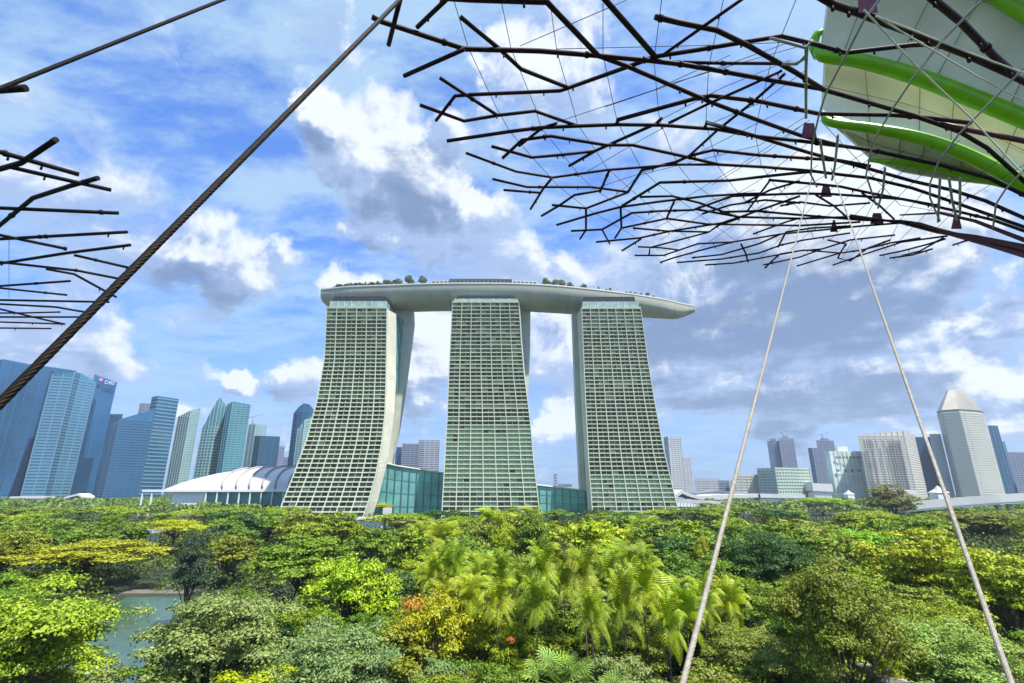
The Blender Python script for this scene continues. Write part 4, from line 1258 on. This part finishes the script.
def make_crown(kind, seed, nl, leaf):
    """unit-height trees: total height 10 m, crown radius about 5 m. Returns (crown mesh, trunk mesh)"""
    rng = np.random.default_rng(seed); rr = random.Random(seed)
    H = 10.0
    tips = []
    if kind == 'round':      # dense dome to the ground
        nc = 95; cz, rx, rz, base = 5.8, 4.0, 4.1, 1.6; cr = (0.55, 1.05)
    elif kind == 'spread':   # broad crown of separate clumps
        nc = 60; cz, rx, rz, base = 6.4, 4.6, 3.2, 3.0; cr = (0.55, 1.25)
    elif kind == 'flat':     # rain tree: flat layered umbrella
        nc = 75; cz, rx, rz, base = 7.4, 6.4, 2.1, 5.6; cr = (0.55, 1.3)
    elif kind == 'tall':     # upright oval
        nc = 60; cz, rx, rz, base = 5.8, 2.6, 4.2, 1.6; cr = (0.6, 1.1)
    elif kind == 'layer':    # many small flat pads
        nc = 120; cz, rx, rz, base = 6.0, 4.4, 3.9, 2.0; cr = (0.45, .9)
    else:                    # bush, loose and open
        nc = 80; cz, rx, rz, base = 5.6, 4.4, 4.2, 1.0; cr = (0.45, 1.1)
    cs = []
    while len(cs) < nc:
        d = rng.normal(size=3); d /= np.linalg.norm(d)
        if d[2] < -.45: continue
        q = rng.uniform(.55, 1.0) if rng.random() < .8 else rng.uniform(.2, .6)
        wob = 1 + (.06 if kind == 'round' else .22) * math.sin(3 * math.atan2(d[1], d[0]) + seed) + .12 * math.sin(5 * math.atan2(d[1], d[0]) + seed * 2.1)
        p = np.array([d[0] * rx * q * wob, d[1] * rx * q * wob, cz + d[2] * rz * q])
        if p[2] < base: p[2] = base + rng.uniform(0, .6)
        cs.append((p, rng.uniform(*cr)))
    V = []
    per = nl // nc
    for p, r in cs:
        k = int(per * (r / np.mean(cr)) ** 2)
        d = rng.normal(size=(k, 3)); d /= np.linalg.norm(d, axis=1, keepdims=True)
        d[:, 2] = np.where(d[:, 2] < -.2, -d[:, 2] * .6, d[:, 2])
        rad = r * rng.uniform(.55, 1.12, (k, 1))
        sq = np.array([1.15, 1.15, .5 if kind in ('flat', 'layer') else .78])
        # notch the clump outline so it isn't a ball
        wob = 1 + .25 * np.sin(d[:, :1] * 7 + r * 9) * np.cos(d[:, 1:2] * 6 + r * 5)
        c = p + d * rad * sq * wob
        nrm = d * .8 + np.array([0, 0, .55]) + rng.normal(size=(k, 3)) * .45
        nrm /= np.linalg.norm(nrm, axis=1, keepdims=True)
        V.append(leaves_np(c, nrm, leaf, rng, .6))
    # stray sprigs
    k = nl // 14
    sel = [cs[i] for i in rng.integers(0, nc, k)]
    c = np.array([s[0] + (lambda g: g / np.linalg.norm(g))(rng.normal(size=3)) * s[1] * rng.uniform(1.0, 1.45) for s in sel])
    nrm = rng.normal(size=(k, 3)) + np.array([0, 0, .5]); nrm /= np.linalg.norm(nrm, axis=1, keepdims=True)
    V.append(leaves_np(c, nrm, leaf, rng, .5))
    crown = mesh_quads('crown_' + kind, np.concatenate(V), M_LEAF)
    m = MB()
    fork = base * .75 + .6
    m.tube([(0, 0, -.3), (.08, .05, fork * .5), (0, .1, fork), (.1, 0, cz)], [.34, .26, .22, .1], 8)
    for p, r in rr.sample(cs, min(16, len(cs))):
        mid = Vector((p[0] * .45, p[1] * .45, fork + (p[2] - fork) * .45 + .2))
        m.tube([(0, .1, fork * rr.uniform(.8, 1.05)), mid, Vector(p)], [.13, .08, .03], 5)
    trunk = m.mesh('trunk_' + kind, [M_BARK])
    return crown, trunk


def make_palm(seed, fan=False, nf=22, droop=1.0, h=10.0, L_=4.2):
    rng = np.random.default_rng(seed); rr = random.Random(seed)
    m = MB()
    bend = rr.uniform(-.6, .6)
    if not fan: m.tube([(0, 0, -.3), (bend * .3, 0, h * .35), (bend * .8, 0, h * .7), (bend, 0, h)], [.22, .17, .14, .12], 8)
    else: m.tube([(0, 0, -.3), (0, 0, h)], [.3, .22], 8)
    trunk = m.mesh('trunk_palm', [M_BARK])
    top = np.array([bend if not fan else 0, 0, h])
    V = []
    for k in range(nf):
        az = 2 * math.pi * (k * .381966) + rr.uniform(-.2, .2)
        el = math.radians(rr.uniform(5, 85)) if not fan else math.radians(rr.uniform(5, 70))
        d = np.array([math.cos(az), math.sin(az), 0])
        if not fan:
            Lk = L_ * rr.uniform(.85, 1.2); ns = 18
            pos = top.copy(); ang = el; seg = Lk / ns; P_ = [pos.copy()]
            for s in range(ns):
                pos = pos + (d * math.cos(ang) + np.array([0, 0, math.sin(ang)])) * seg
                ang -= droop * (.035 + .010 * s); P_.append(pos.copy())
            side = np.array([-d[1], d[0], 0])
            for s in range(2, ns + 1):
                f = s / ns; ll = Lk * .26 * math.sin(math.pi * min(1, .15 + f * .85)) + .15
                for sg_ in (-1, 1):
                    a = P_[s]; dirn = (P_[s] - P_[s - 1]) / seg
                    out = side * sg_ * .8 + dirn * .55 + np.array([0, 0, -.22 * droop]); out /= np.linalg.norm(out)
                    b = a + out * ll
                    wv_ = dirn * seg * .3
                    V += [a - wv_, a + wv_, b + wv_ * .3 + np.array([0, 0, -.2 * ll]), b - wv_ * .3 + np.array([0, 0, -.2 * ll])]
        else:
            Lk = rr.uniform(1.5, 2.4)
            c = top + (d * math.cos(el) + np.array([0, 0, math.sin(el)])) * Lk
            V += [top, top + np.array([0, 0, .05]), c + np.array([0, 0, .04]), c]
            ax = (c - top); ax /= np.linalg.norm(ax); side = np.cross(ax, [0, 0, 1]); side /= np.linalg.norm(side)
            for q in range(15):
                th = math.radians(-112 + 224 * q / 14)
                dd = ax * math.cos(th) + side * math.sin(th)
                th2 = th + .12; d2 = ax * math.cos(th2) + side * math.sin(th2)
                ll = 1.45 * (1 - .25 * abs(th) / 2)
                e = c + dd * ll + np.array([0, 0, -.22])
                V += [c + dd * .1, c + d2 * .7 * ll, e, c + dd * .65 * ll + np.array([0, 0, -.02])]
    crown = mesh_quads('crown_palm', np.array(V), M_LEAF)
    return crown, trunk


NEAR = {}
for kd in ('round', 'spread', 'flat', 'tall', 'layer', 'bush'):
    NEAR[kd] = [make_crown(kd, 10 + i * 7 + len(kd), 15000, .26) for i in range(2)]
FAR = {}
for kd in ('round', 'spread', 'flat', 'tall', 'layer', 'bush'):
    FAR[kd] = [make_crown(kd, 50 + i * 5 + len(kd), 4200, .46) for i in range(2)]
HERO = {kd: [make_crown(kd, 91 + len(kd), 42000, .17)] for kd in ('spread', 'bush', 'round')}
PALM = [make_palm(s, nf=34, droop=.8, h=7.0 + s % 3) for s in (1, 2, 3)]
FANP = [make_palm(9, True, 26, h=6.4)]

PAL = {'yellow': (.34, .37, .008), 'lime': (.29, .38, .008), 'green': (.13, .21, .010), 'mid': (.20, .28, .008), 'dark': (.045, .11, .014), 'olive': (.20, .24, .015),
       'silver': (.23, .31, .09), 'bright': (.22, .38, .008)}
TREES = []
KEYS = []


def plant(name, label, loc, h, spread, kinds, color, cat='tree', group=None, rng_=random.Random(5), zoff=0.0):
    cm, tm = rng_.choice(kinds)
    o = empty(name, (loc[0], loc[1], zoff), label, cat, group)
    o.rotation_euler = (0, 0, rng_.uniform(0, 6.28))
    s = h / 10.0
    o.scale = (s * spread, s * spread, s)
    j = [rng_.uniform(.85, 1.08) for _ in range(3)]
    b = rng_.uniform(.85, 1.15)
    for nm, me in (('trunk', tm), ('crown', cm)):
        c = bpy.data.objects.new(nm, me); COL.objects.link(c); c.parent = o
        if nm == 'crown': c.color = (color[0] * j[0] * b, color[1] * b, color[2] * j[2] * b, 1)
    TREES.append((loc[0], loc[1], 4.5 * s * spread))
    return o


def at_top(px, py, z):
    """ground position of a tree whose top (height z) shows at px, py"""
    p = PZ(px, py, z); return (p.x, p.y)


def solve(px, py, h): return at_top(px, py, h)


def hides_key(x, y, h, r):
    """true where a filling tree would stand in front of one of the trees placed one by one"""
    for dx in (-r * .7, 0, r * .7):
        for z in (h * .6, h * .95):
            px = CX + F * (x + dx) / (y * CP + (z - CAMZ) * SP); py = PY(y, z)
            for a, b, c, d, yk in KEYS:
                if y < yk and a < px < b and c - 2 < py < d: return True
    return False


def key(name, label, px, py, wpx, h, kinds, col, base_w=9.0, cat='tree', group=None):
    # crown width at spread 1 and h=10 is base_w
    x, y = solve(px, py, h)
    if cat != 'palm' or kinds is FANP: KEYS.append((px - wpx * .38, px + wpx * .38, py, py + wpx * (.5 if kinds is not FANP else .8), y))
    zc = y * CP + (h * .7 - CAMZ) * SP
    wm = wpx / F * zc
    spread = wm / (base_w * h / 10)
    return plant(name, label, (x, y), h, spread, kinds, PAL[col] if isinstance(col, str) else col, cat, group)


key('broadleaf_tree', 'big bright green leafy tree filling the bottom left corner', 28, 578, 185, 15, HERO['spread'], (.22, .32, .014))
key('broadleaf_tree', 'silvery green bushy tree right of the pond', 219, 586, 158, 13, HERO['bush'], 'silver')
key('broadleaf_tree', 'second silvery green bush at the bottom, left of centre', 345, 617, 125, 11, HERO['bush'], 'silver')
key('broadleaf_tree', 'light green clumpy tree with a bright top left of the palms', 355, 552, 90, 14, NEAR['spread'], 'lime')
key('broadleaf_tree', 'dark green spreading tree behind the light green clumpy one', 310, 533, 115, 14, NEAR['layer'], 'green')
ft_ = key('flowering_tree', 'yellow green tree with an orange flowering top', 428, 588, 75, 12, NEAR['spread'], 'yellow')
fs_ = key('flowering_shrub', 'low green shrub with a few orange blossoms under the palm grove', 512, 622, 50, 8, NEAR['bush'], 'lime')
for o_, (bx, by, bz, br) in ((ft_, (-1.6, -1.6, 8.7, 1.5)), (fs_, (-.4, -2.8, 8.2, 1.0))):
    rgb = np.random.default_rng(2); d_ = rgb.normal(size=(150, 3)); d_ /= np.linalg.norm(d_, axis=1, keepdims=True); d_[:, 2] = np.abs(d_[:, 2])
    ang = -o_.rotation_euler.z; bx, by = bx * math.cos(ang) - by * math.sin(ang), bx * math.sin(ang) + by * math.cos(ang)
    bo = bpy.data.objects.new('blossom', mesh_quads('blossom', leaves_np(np.array([bx, by, bz]) + d_ * br * rgb.uniform(.6, 1.15, (150, 1)) * np.array([1.2, 1.2, .6]), d_, .3, rgb, .7), M_LEAF))
    COL.objects.link(bo); bo.parent = o_; bo.color = (.45, .17, .02, 1); bo['label'] = 'orange blossom'
key('round_tree', 'big dark green domed tree right of the pale cable', 760, 530, 86, 15, HERO['round'], 'dark', 8.5)
key('round_tree', 'tall olive green domed tree in front of the dark domed one', 825, 557, 112, 16, HERO['round'], 'olive', 8.5)
key('layered_tree', 'yellow green layered tree left of the right cable', 915, 527, 98, 16, NEAR['layer'], 'yellow')
key('layered_tree', 'green layered tree at the right edge under the flyover', 995, 545, 110, 15, NEAR['layer'], 'lime')
key('broadleaf_tree', 'dull olive feathery tree just below the flyover', 980, 508, 90, 14, NEAR['bush'], 'olive')
key('broadleaf_tree', 'pale green spreading bush beside the foot of the right cable', 950, 618, 120, 10, HERO['spread'], (.25, .34, .05))
key('broadleaf_tree', 'vivid green tree between the domed and the layered tree', 858, 528, 66, 13, NEAR['spread'], 'bright')
key('broadleaf_tree', 'olive bush right of the foot of the left pale cable', 747, 624, 105, 9, HERO['bush'], (.19, .25, .03))
key('broadleaf_tree', 'olive bush below the trunks of the palms', 622, 612, 90, 9, HERO['bush'], (.20, .27, .02))
key('round_tree', 'upright round dark green tree standing out in front of the middle tower', 531, 514, 34, 17, NEAR['tall'], 'green', 5.2)
key('slender_tree', 'slim pale green tree left of the upright round one', 500, 514, 20, 17, NEAR['tall'], 'lime', 5.2)
key('round_tree', 'small bright yellow round tree just left of the pale cable', 702, 536, 20, 13, NEAR['round'], (.42, .40, .02))
key('weeping_tree', 'dark weeping tree above the far bank of the pond', 196, 538, 26, 14, NEAR['tall'], (.04, .07, .03), 5.2)
key('umbrella_tree', 'yellow umbrella tree above the pond', 92, 540, 130, 10.5, NEAR['flat'], 'yellow', 12)
key('umbrella_tree', 'flat yellow tree beside the long greenhouse roof', 178, 517, 55, 13, NEAR['flat'], 'yellow', 12)
key('umbrella_tree', 'dark tree at the left edge above the big leafy one', 8, 527, 60, 14, NEAR['spread'], 'olive')
key('round_tree', 'small round green tree in front of the greenhouse roof', 116, 511, 26, 14, NEAR['round'], 'green')
key('broadleaf_tree', 'tall tawny green tree in front of the beige hotel block', 887, 481, 40, 27, NEAR['bush'], (.20, .20, .05))
key('umbrella_tree', 'bright green flat tree far right of the hotel, below the ridged hotel', 820, 497, 50, 16, NEAR['flat'], 'bright', 12)
key('umbrella_tree', 'green terrace tree on the slope at the foot of the left tower', 374, 502, 40, 13, NEAR['flat'], 'yellow', 12)
key('broadleaf_tree', 'small yellow green shrub at the bottom right of the olive domed tree', 878, 640, 40, 9, NEAR['bush'], 'yellow')
for i, (px, c, top) in enumerate(((158, 'mid', 500), (171, 'green', 498), (182, 'green', 500))):
    key('round_tree', ['leftmost', 'middle', 'rightmost'][i] + ' of the three small trees before the white wall of the exhibition hall', px, top, 15, 13, FAR['round'], c)

key('broadleaf_tree', 'yellow green leafy bush in front of the palms, just right of the flowering tree', 478, 606, 80, 9, NEAR['bush'], 'yellow')
key('broadleaf_tree', 'olive green leafy bush below the palms, above the spiky fan palm', 540, 600, 85, 9.5, NEAR['bush'], 'mid')
key('broadleaf_tree', 'rounded yellow green bush between the fan palm and the bare palm trunks', 598, 604, 70, 9, NEAR['round'], 'olive')
# palms: top of crown at (px, py)
for i, (px, py, h, c) in enumerate([(436, 553, 13, 'yellow'), (455, 545, 14, 'lime'), (478, 560, 13, 'lime'), (500, 548, 14, 'lime'), (522, 566, 13, 'lime'), (545, 556, 14, 'lime'), (566, 572, 12, 'lime'),
                                 (585, 560, 14, 'lime'), (606, 548, 14, 'lime'), (622, 566, 14, 'lime'), (640, 556, 13, 'mid'), (470, 585, 11, 'yellow'), (500, 590, 11, 'yellow'), (537, 592, 11, 'lime'),
                                 (445, 575, 12, 'yellow'), (590, 590, 12, 'lime'), (560, 545, 14, 'mid')]):
    key('palm_tree', 'feathery green palm in the dense palm grove before the middle tower', px, py + 5, 45, h, PALM, {'yellow': (.32, .35, .01), 'lime': (.25, .32, .01), 'mid': (.18, .24, .01)}[c], 8.2, 'palm', 'palms of the dense middle grove')
for lab, px, py, h, w_ in (('palm with a bare pale trunk, left one of the trio by the pale cable', 664, 592, 12, 44), ('palm with a bare trunk in the middle of the trio by the pale cable', 684, 586, 12, 44),
                       ('palm in the trio by the cable that stands right in front of it', 703, 584, 12, 44), ('lone palm just right of the pale cable', 727, 578, 12, 44),
                       ('drooping palm left of the palm trio, nearer the grove', 645, 580, 13, 50)):
    key('palm_tree', lab, px, py, w_, h, PALM, 'lime', 8.2, 'palm', 'palms with bare trunks')
key('fan_palm', 'fan palm with spiky pale green leaves at the bottom centre', 560, 638, 95, 10, FANP, (.22, .31, .04), 7.0, 'palm')
key('fan_palm', 'second fan palm right of the spiky one at the bottom edge', 615, 660, 70, 9, FANP, (.2, .28, .04), 7.0, 'palm')

# filler trees
rf = random.Random(77)


def in_pond(x, y):
    c = False; n = len(pond3)
    for i in range(n):
        a, b = pond3[i], pond3[(i + 1) % n]
        if (a.y > y) != (b.y > y) and x < (b.x - a.x) * (y - a.y) / (b.y - a.y) + a.x: c = not c
    return c


POND_VIEW = [(104, 594), (190, 592), (190, 604), (168, 622), (148, 640), (134, 660), (120, 676), (94, 676), (108, 640)]


def in_poly(px, py, poly):
    c = False; n = len(poly)
    for i in range(n):
        a, b = poly[i], poly[(i + 1) % n]
        if (a[1] > py) != (b[1] > py) and px < (b[0] - a[0]) * (py - a[1]) / (b[1] - a[1]) + a[0]: c = not c
    return c


def near_pond_view(x, y, r=3.0, h=9.0):
    """true where something r wide and h high would hide the water from the walkway"""
    for dx in (-r, 0, r):
        for z in (h * .25, h * .6, h):
            zc = y * CP + (z - CAMZ) * SP
            if in_poly(CX + F * (x + dx) / zc, PY(y, z), POND_VIEW): return True
    return False


cnt = 0
band_spec = [(34, 60, 5.0, NEAR, (6, 9.5), 'nearest'), (60, 110, 5.5, NEAR, (8, 13), 'near'), (110, 200, 7.0, FAR, (9.5, 15), 'middle'), (200, 385, 9.0, FAR, (9.5, 13.0), 'far')]
zone_lab = {'nearest': 'one of the low green shrubs filling the front gaps between the bigger trees', 'near': 'one of the mixed green garden trees in the front half of the park',
            'middle': 'one of the mixed green trees in the middle of the park', 'far': 'one of the flat topped trees in the far belt before the towers'}
for (d0, d1, sepd, lib, hr, zn) in band_spec:
    tries = 0; made = 0; lim = {'nearest': 40, 'near': 66, 'middle': 110, 'far': 92}[zn]
    while made < lim and tries < 9000:
        tries += 1
        y = math.sqrt(rf.uniform(d0 * d0, d1 * d1)); x = rf.uniform(-1.12, 1.12) * y
        if in_pond(x, y) or near_pond_view(x, y, 5.5, hr[1]): continue
        if any((x - a) ** 2 + (y - b) ** 2 < (sepd * .5 + r * .35) ** 2 for a, b, r in TREES): continue
        if zn == 'far' and y > 372 and abs(x) < 170: continue
        h = rf.uniform(*hr)
        if hides_key(x, y, h, 4.0): continue
        px = CX + F * x / (y * CP)
        if zn == 'far':
            kd = rf.choice(['flat', 'flat', 'flat', 'spread', 'layer', 'round']); col = rf.choice(['lime', 'mid', 'green', 'mid', 'olive', 'green', 'dark'])
        elif zn == 'middle':
            kd = rf.choice(['flat', 'spread', 'layer', 'round', 'round', 'bush', 'tall', 'spread']); col = rf.choice(['mid', 'green', 'lime', 'olive', 'dark', 'green', 'mid'])
        elif zn == 'near':
            kd = rf.choice(['spread', 'layer', 'round', 'bush', 'round']); col = rf.choice(['mid', 'green', 'lime', 'green', 'dark', 'olive'])
        else:
            kd = rf.choice(['bush', 'spread', 'bush']); col = rf.choice(['mid', 'green', 'lime', 'olive', 'silver'])
        spd = rf.uniform(1.0, 1.35) if zn != 'far' else rf.uniform(1.3, 2.0)
        if kd == 'flat' and zn == 'middle': spd *= .8
        if kd == 'tall': spd *= .9
        c = PAL[col]
        if zn in ('near', 'middle') and 420 < px < 660 and rf.random() < .45:
            plant('palm_tree', 'one of the scattered palms among the middle trees', (x, y), h, 1.0, PALM, PAL['lime'], 'palm', 'scattered palms'); made += 1; continue
        nm = 'shrub' if zn == 'nearest' else ('umbrella_tree' if kd == 'flat' else 'broadleaf_tree')
        plant(nm, zone_lab[zn], (x, y), h, spd, lib[kd], c, 'shrub' if zn == 'nearest' else 'tree', zn + ' filling trees of the park'); made += 1

# far wood beyond the park, left and right of the hotel: one mass
rng = np.random.default_rng(4)
V = []
for k in range(1300):
    y = rng.uniform(390, 900); x = rng.uniform(-1.2, 1.2) * y
    if -0.44 < x / y < .36: continue
    r = rng.uniform(5, 9); h = rng.uniform(8, 13)
    n = 90
    d = rng.normal(size=(n, 3)); d /= np.linalg.norm(d, axis=1, keepdims=True); d[:, 2] = np.abs(d[:, 2])
    c = np.array([x, y, h - r * .45]) + d * np.array([r, r, r * .45]) * rng.uniform(.7, 1.1, (n, 1))
    nrm = d + rng.normal(size=(n, 3)) * .4; nrm /= np.linalg.norm(nrm, axis=1, keepdims=True)
    V.append(leaves_np(c, nrm, 2.4, rng, .7))
me = mesh_quads('woods', np.concatenate(V), M_LEAF)
o = bpy.data.objects.new('woods', me); COL.objects.link(o); o.color = (.12, .19, .03, 1); tag(o, 'far green belt of woodland along the waterfront', 'woods', kind='stuff')

# leafy mass between the trees; its dark tone paints in shadow gaps
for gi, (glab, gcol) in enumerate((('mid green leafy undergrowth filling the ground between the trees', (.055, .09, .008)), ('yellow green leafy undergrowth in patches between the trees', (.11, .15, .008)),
                                   ('dark green leafy undergrowth between the trees, coloured dark for the shadow gaps', (.02, .042, .008)))):
    V = []
    yy = 27.0
    while yy < 392:
        sstep = max(2.6, yy / 30)
        for xx in np.arange(-1.14 * yy, 1.14 * yy, sstep):
            if rng.random() > (.42, .30, .34)[gi]: continue
            x = xx + rng.uniform(-.6, .6) * sstep; y = yy + rng.uniform(-.6, .6) * sstep
            if in_pond(x, y) or any(in_pond(x + a, y + b) for a, b in ((2.5, 0), (-2.5, 0), (0, 2.5), (0, -2.5))): continue
            if near_pond_view(x, y, 1.5, 2.5): continue
            if yy < 200 and rng.random() < .25: continue
            near = near_pond_view(x, y, 3, 4.5)
            r = sstep * rng.uniform(.6, 1.0); h = (1.0 if near else rng.uniform(1.2, 5.0) if yy > 110 else rng.uniform(.5, 2.0))
            n = int(95 if yy < 90 else 70)
            d = rng.normal(size=(n, 3)); d /= np.linalg.norm(d, axis=1, keepdims=True); d[:, 2] = np.abs(d[:, 2])
            c = np.array([x, y, max(.2, h - r * .5)]) + d * np.array([r, r, r * .6]) * rng.uniform(.6, 1.12, (n, 1))
            nrm = d * .7 + np.array([0, 0, .5]) + rng.normal(size=(n, 3)) * .45; nrm /= np.linalg.norm(nrm, axis=1, keepdims=True)
            V.append(leaves_np(c, nrm, .30 + sstep * .085, rng, .6))
        yy += sstep
    me = mesh_quads('undergrowth', np.concatenate(V), M_LEAF)
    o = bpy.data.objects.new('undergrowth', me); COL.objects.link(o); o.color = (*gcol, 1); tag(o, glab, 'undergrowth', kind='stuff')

# plants on the sky park deck
for i, (px, hgt, kd, c, w_) in enumerate([(379, 5, 'spread', 'olive', 1.1), (388, 6, 'spread', 'mid', 1), (397, 8, 'bush', 'mid', .9), (408, 10, 'tall', 'olive', 1), (411, 7, 'round', 'dark', .8), (421.5, 9, 'round', 'dark', .9),
                                    (546, 8.5, 'tall', 'olive', 1.1), (557, 8, 'spread', 'olive', .8), (563, 8, 'round', 'mid', .9), (571, 7, 'bush', 'olive', .9), (585.5, 6.5, 'spread', 'mid', .9)]):
    x = XD(px, 418, 198); p = (x, deck_y(x) + 7)
    labs = ['first small grey green tree from the left on the sky park', 'second small tree from the left on the sky park', 'third small tree from the left on the sky park, pale green', 'tallest wispy tree on the left part of the sky park',
            'small dark bush beside the wispy tree on the sky park', 'dark round tree left of the long sky park pavilion', 'first small tree right of the long sky park pavilion', 'second tree right of the sky park pavilion, spreading',
            'third tree right of the sky park pavilion, rounded', 'fourth tree right of the sky park pavilion, loose', 'last tree on the right part of the sky park, standing apart']
    plant('roof_tree', labs[i], p, hgt * 1.3, w_ * .9, FAR[kd], (.19, .22, .14), 'tree', 'small trees on the sky park', zoff=RIMZ - .6)
for i in range(16):
    px = 331 + i * 3.4; x = XD(px, 418, 197)
    plant('roof_shrub', 'one of the low hedge shrubs along the left edge of the sky park', (x, deck_y(x) + 3), 3.4 + (i * 7 % 5) * .5, 1.3, FAR['round'], (.10, .15, .06), 'shrub', 'hedge shrubs on the sky park', zoff=RIMZ - .4)

for i in range(34):
    rr_ = random.Random(i); px = rr_.uniform(334, 430) if i % 2 else rr_.uniform(540, 668)
    x = XD(px, 418, 198)
    plant('roof_tree', 'one of the small loose trees scattered over the sky park deck', (x, deck_y(x) + rr_.uniform(.9, 3.2)), rr_.uniform(4, 7) if not (384 < px < 428 or 540 < px < 592) else rr_.uniform(4.5, 8), rr_.uniform(.45, .75), FAR[rr_.choice(['tall', 'spread', 'bush'])], (.17, .20, .13), 'tree', 'scattered trees on the sky park', zoff=RIMZ - .6)

# small park buildings
slab('greenhouse', 'long low pale roof among the trees at the left', [(66, 533.5), (78, 531.5), (100, 532), (125, 531), (152, 529.5)], 215, 4, 540, mat('greenhouse_glass', (.42, .50, .50), .35, noise_s=.5, amt=.2), 9)
slab('pavilion', 'flat pale pavilion roof on the slope at the foot of the left tower', [(344, 518.5), (360, 518), (384, 515)], 290, 2, 523, M_WHITE, 10)
slab('kiosk', 'small square white kiosk beside the flat pavilion', [(383, 508), (390, 508)], 330, 6, 516, M_WHITE, 6)
slab('hut', 'grey roof corner of a hut at the bottom right', [(962, 670), (990, 674), (1020, 681)], 50, 5, 690, mat('hut_roof', (.10, .085, .07), .8, noise_s=2, amt=.3), 5)
slab('awning_hut', 'pale awning at the bottom edge left of the hut', [(880, 677), (898, 679), (912, 683)], 50, 5, 690, mat('awning', (.36, .32, .25), .7, noise_s=2, amt=.15), 4)
# cream boulder sculpture below the palms
m = MB(); a = PZ(674, 636, 0.0)
rows = []
for i in range(8):
    th = math.pi / 2 * i / 7
    rows.append([Vector((a.x + math.cos(ph) * 1.9 * math.cos(th) * (1 + .25 * math.sin(3 * ph)), a.y + math.sin(ph) * 1.4 * math.cos(th), 2.6 * math.sin(th) * (1 + .15 * math.cos(2 * ph)))) for ph in [2 * math.pi * q / 16 for q in range(17)]])
m.grid(rows, smooth=True)
o = m.build('boulder', mat('cream_stone', (.55, .45, .30), .8, noise_s=2, amt=.2, bump=.4), None, origin=(a.x, a.y, 0)); tag(o, 'cream coloured boulder on the ground below the bare palm trunks', 'boulder')

# ------------------------------------------------------------------ haze: real air round the whole scene
m = MB(); m.box(-2600, 2600, -2600, 2600, -1.0, 420)
hm = bpy.data.materials.new('haze'); hm.use_nodes = True
ht = hm.node_tree; ht.nodes.clear()
vo = ht.nodes.new('ShaderNodeVolumePrincipled'); ho = ht.nodes.new('ShaderNodeOutputMaterial')
vo.inputs['Color'].default_value = (.82, .94, 1.0, 1); vo.inputs['Density'].default_value = 0.00009; vo.inputs['Anisotropy'].default_value = 0.2
ht.links.new(vo.outputs[0], ho.inputs['Volume'])
tag(m.build('haze', hm), kind='stuff')
SC.cycles.volume_bounces = 0
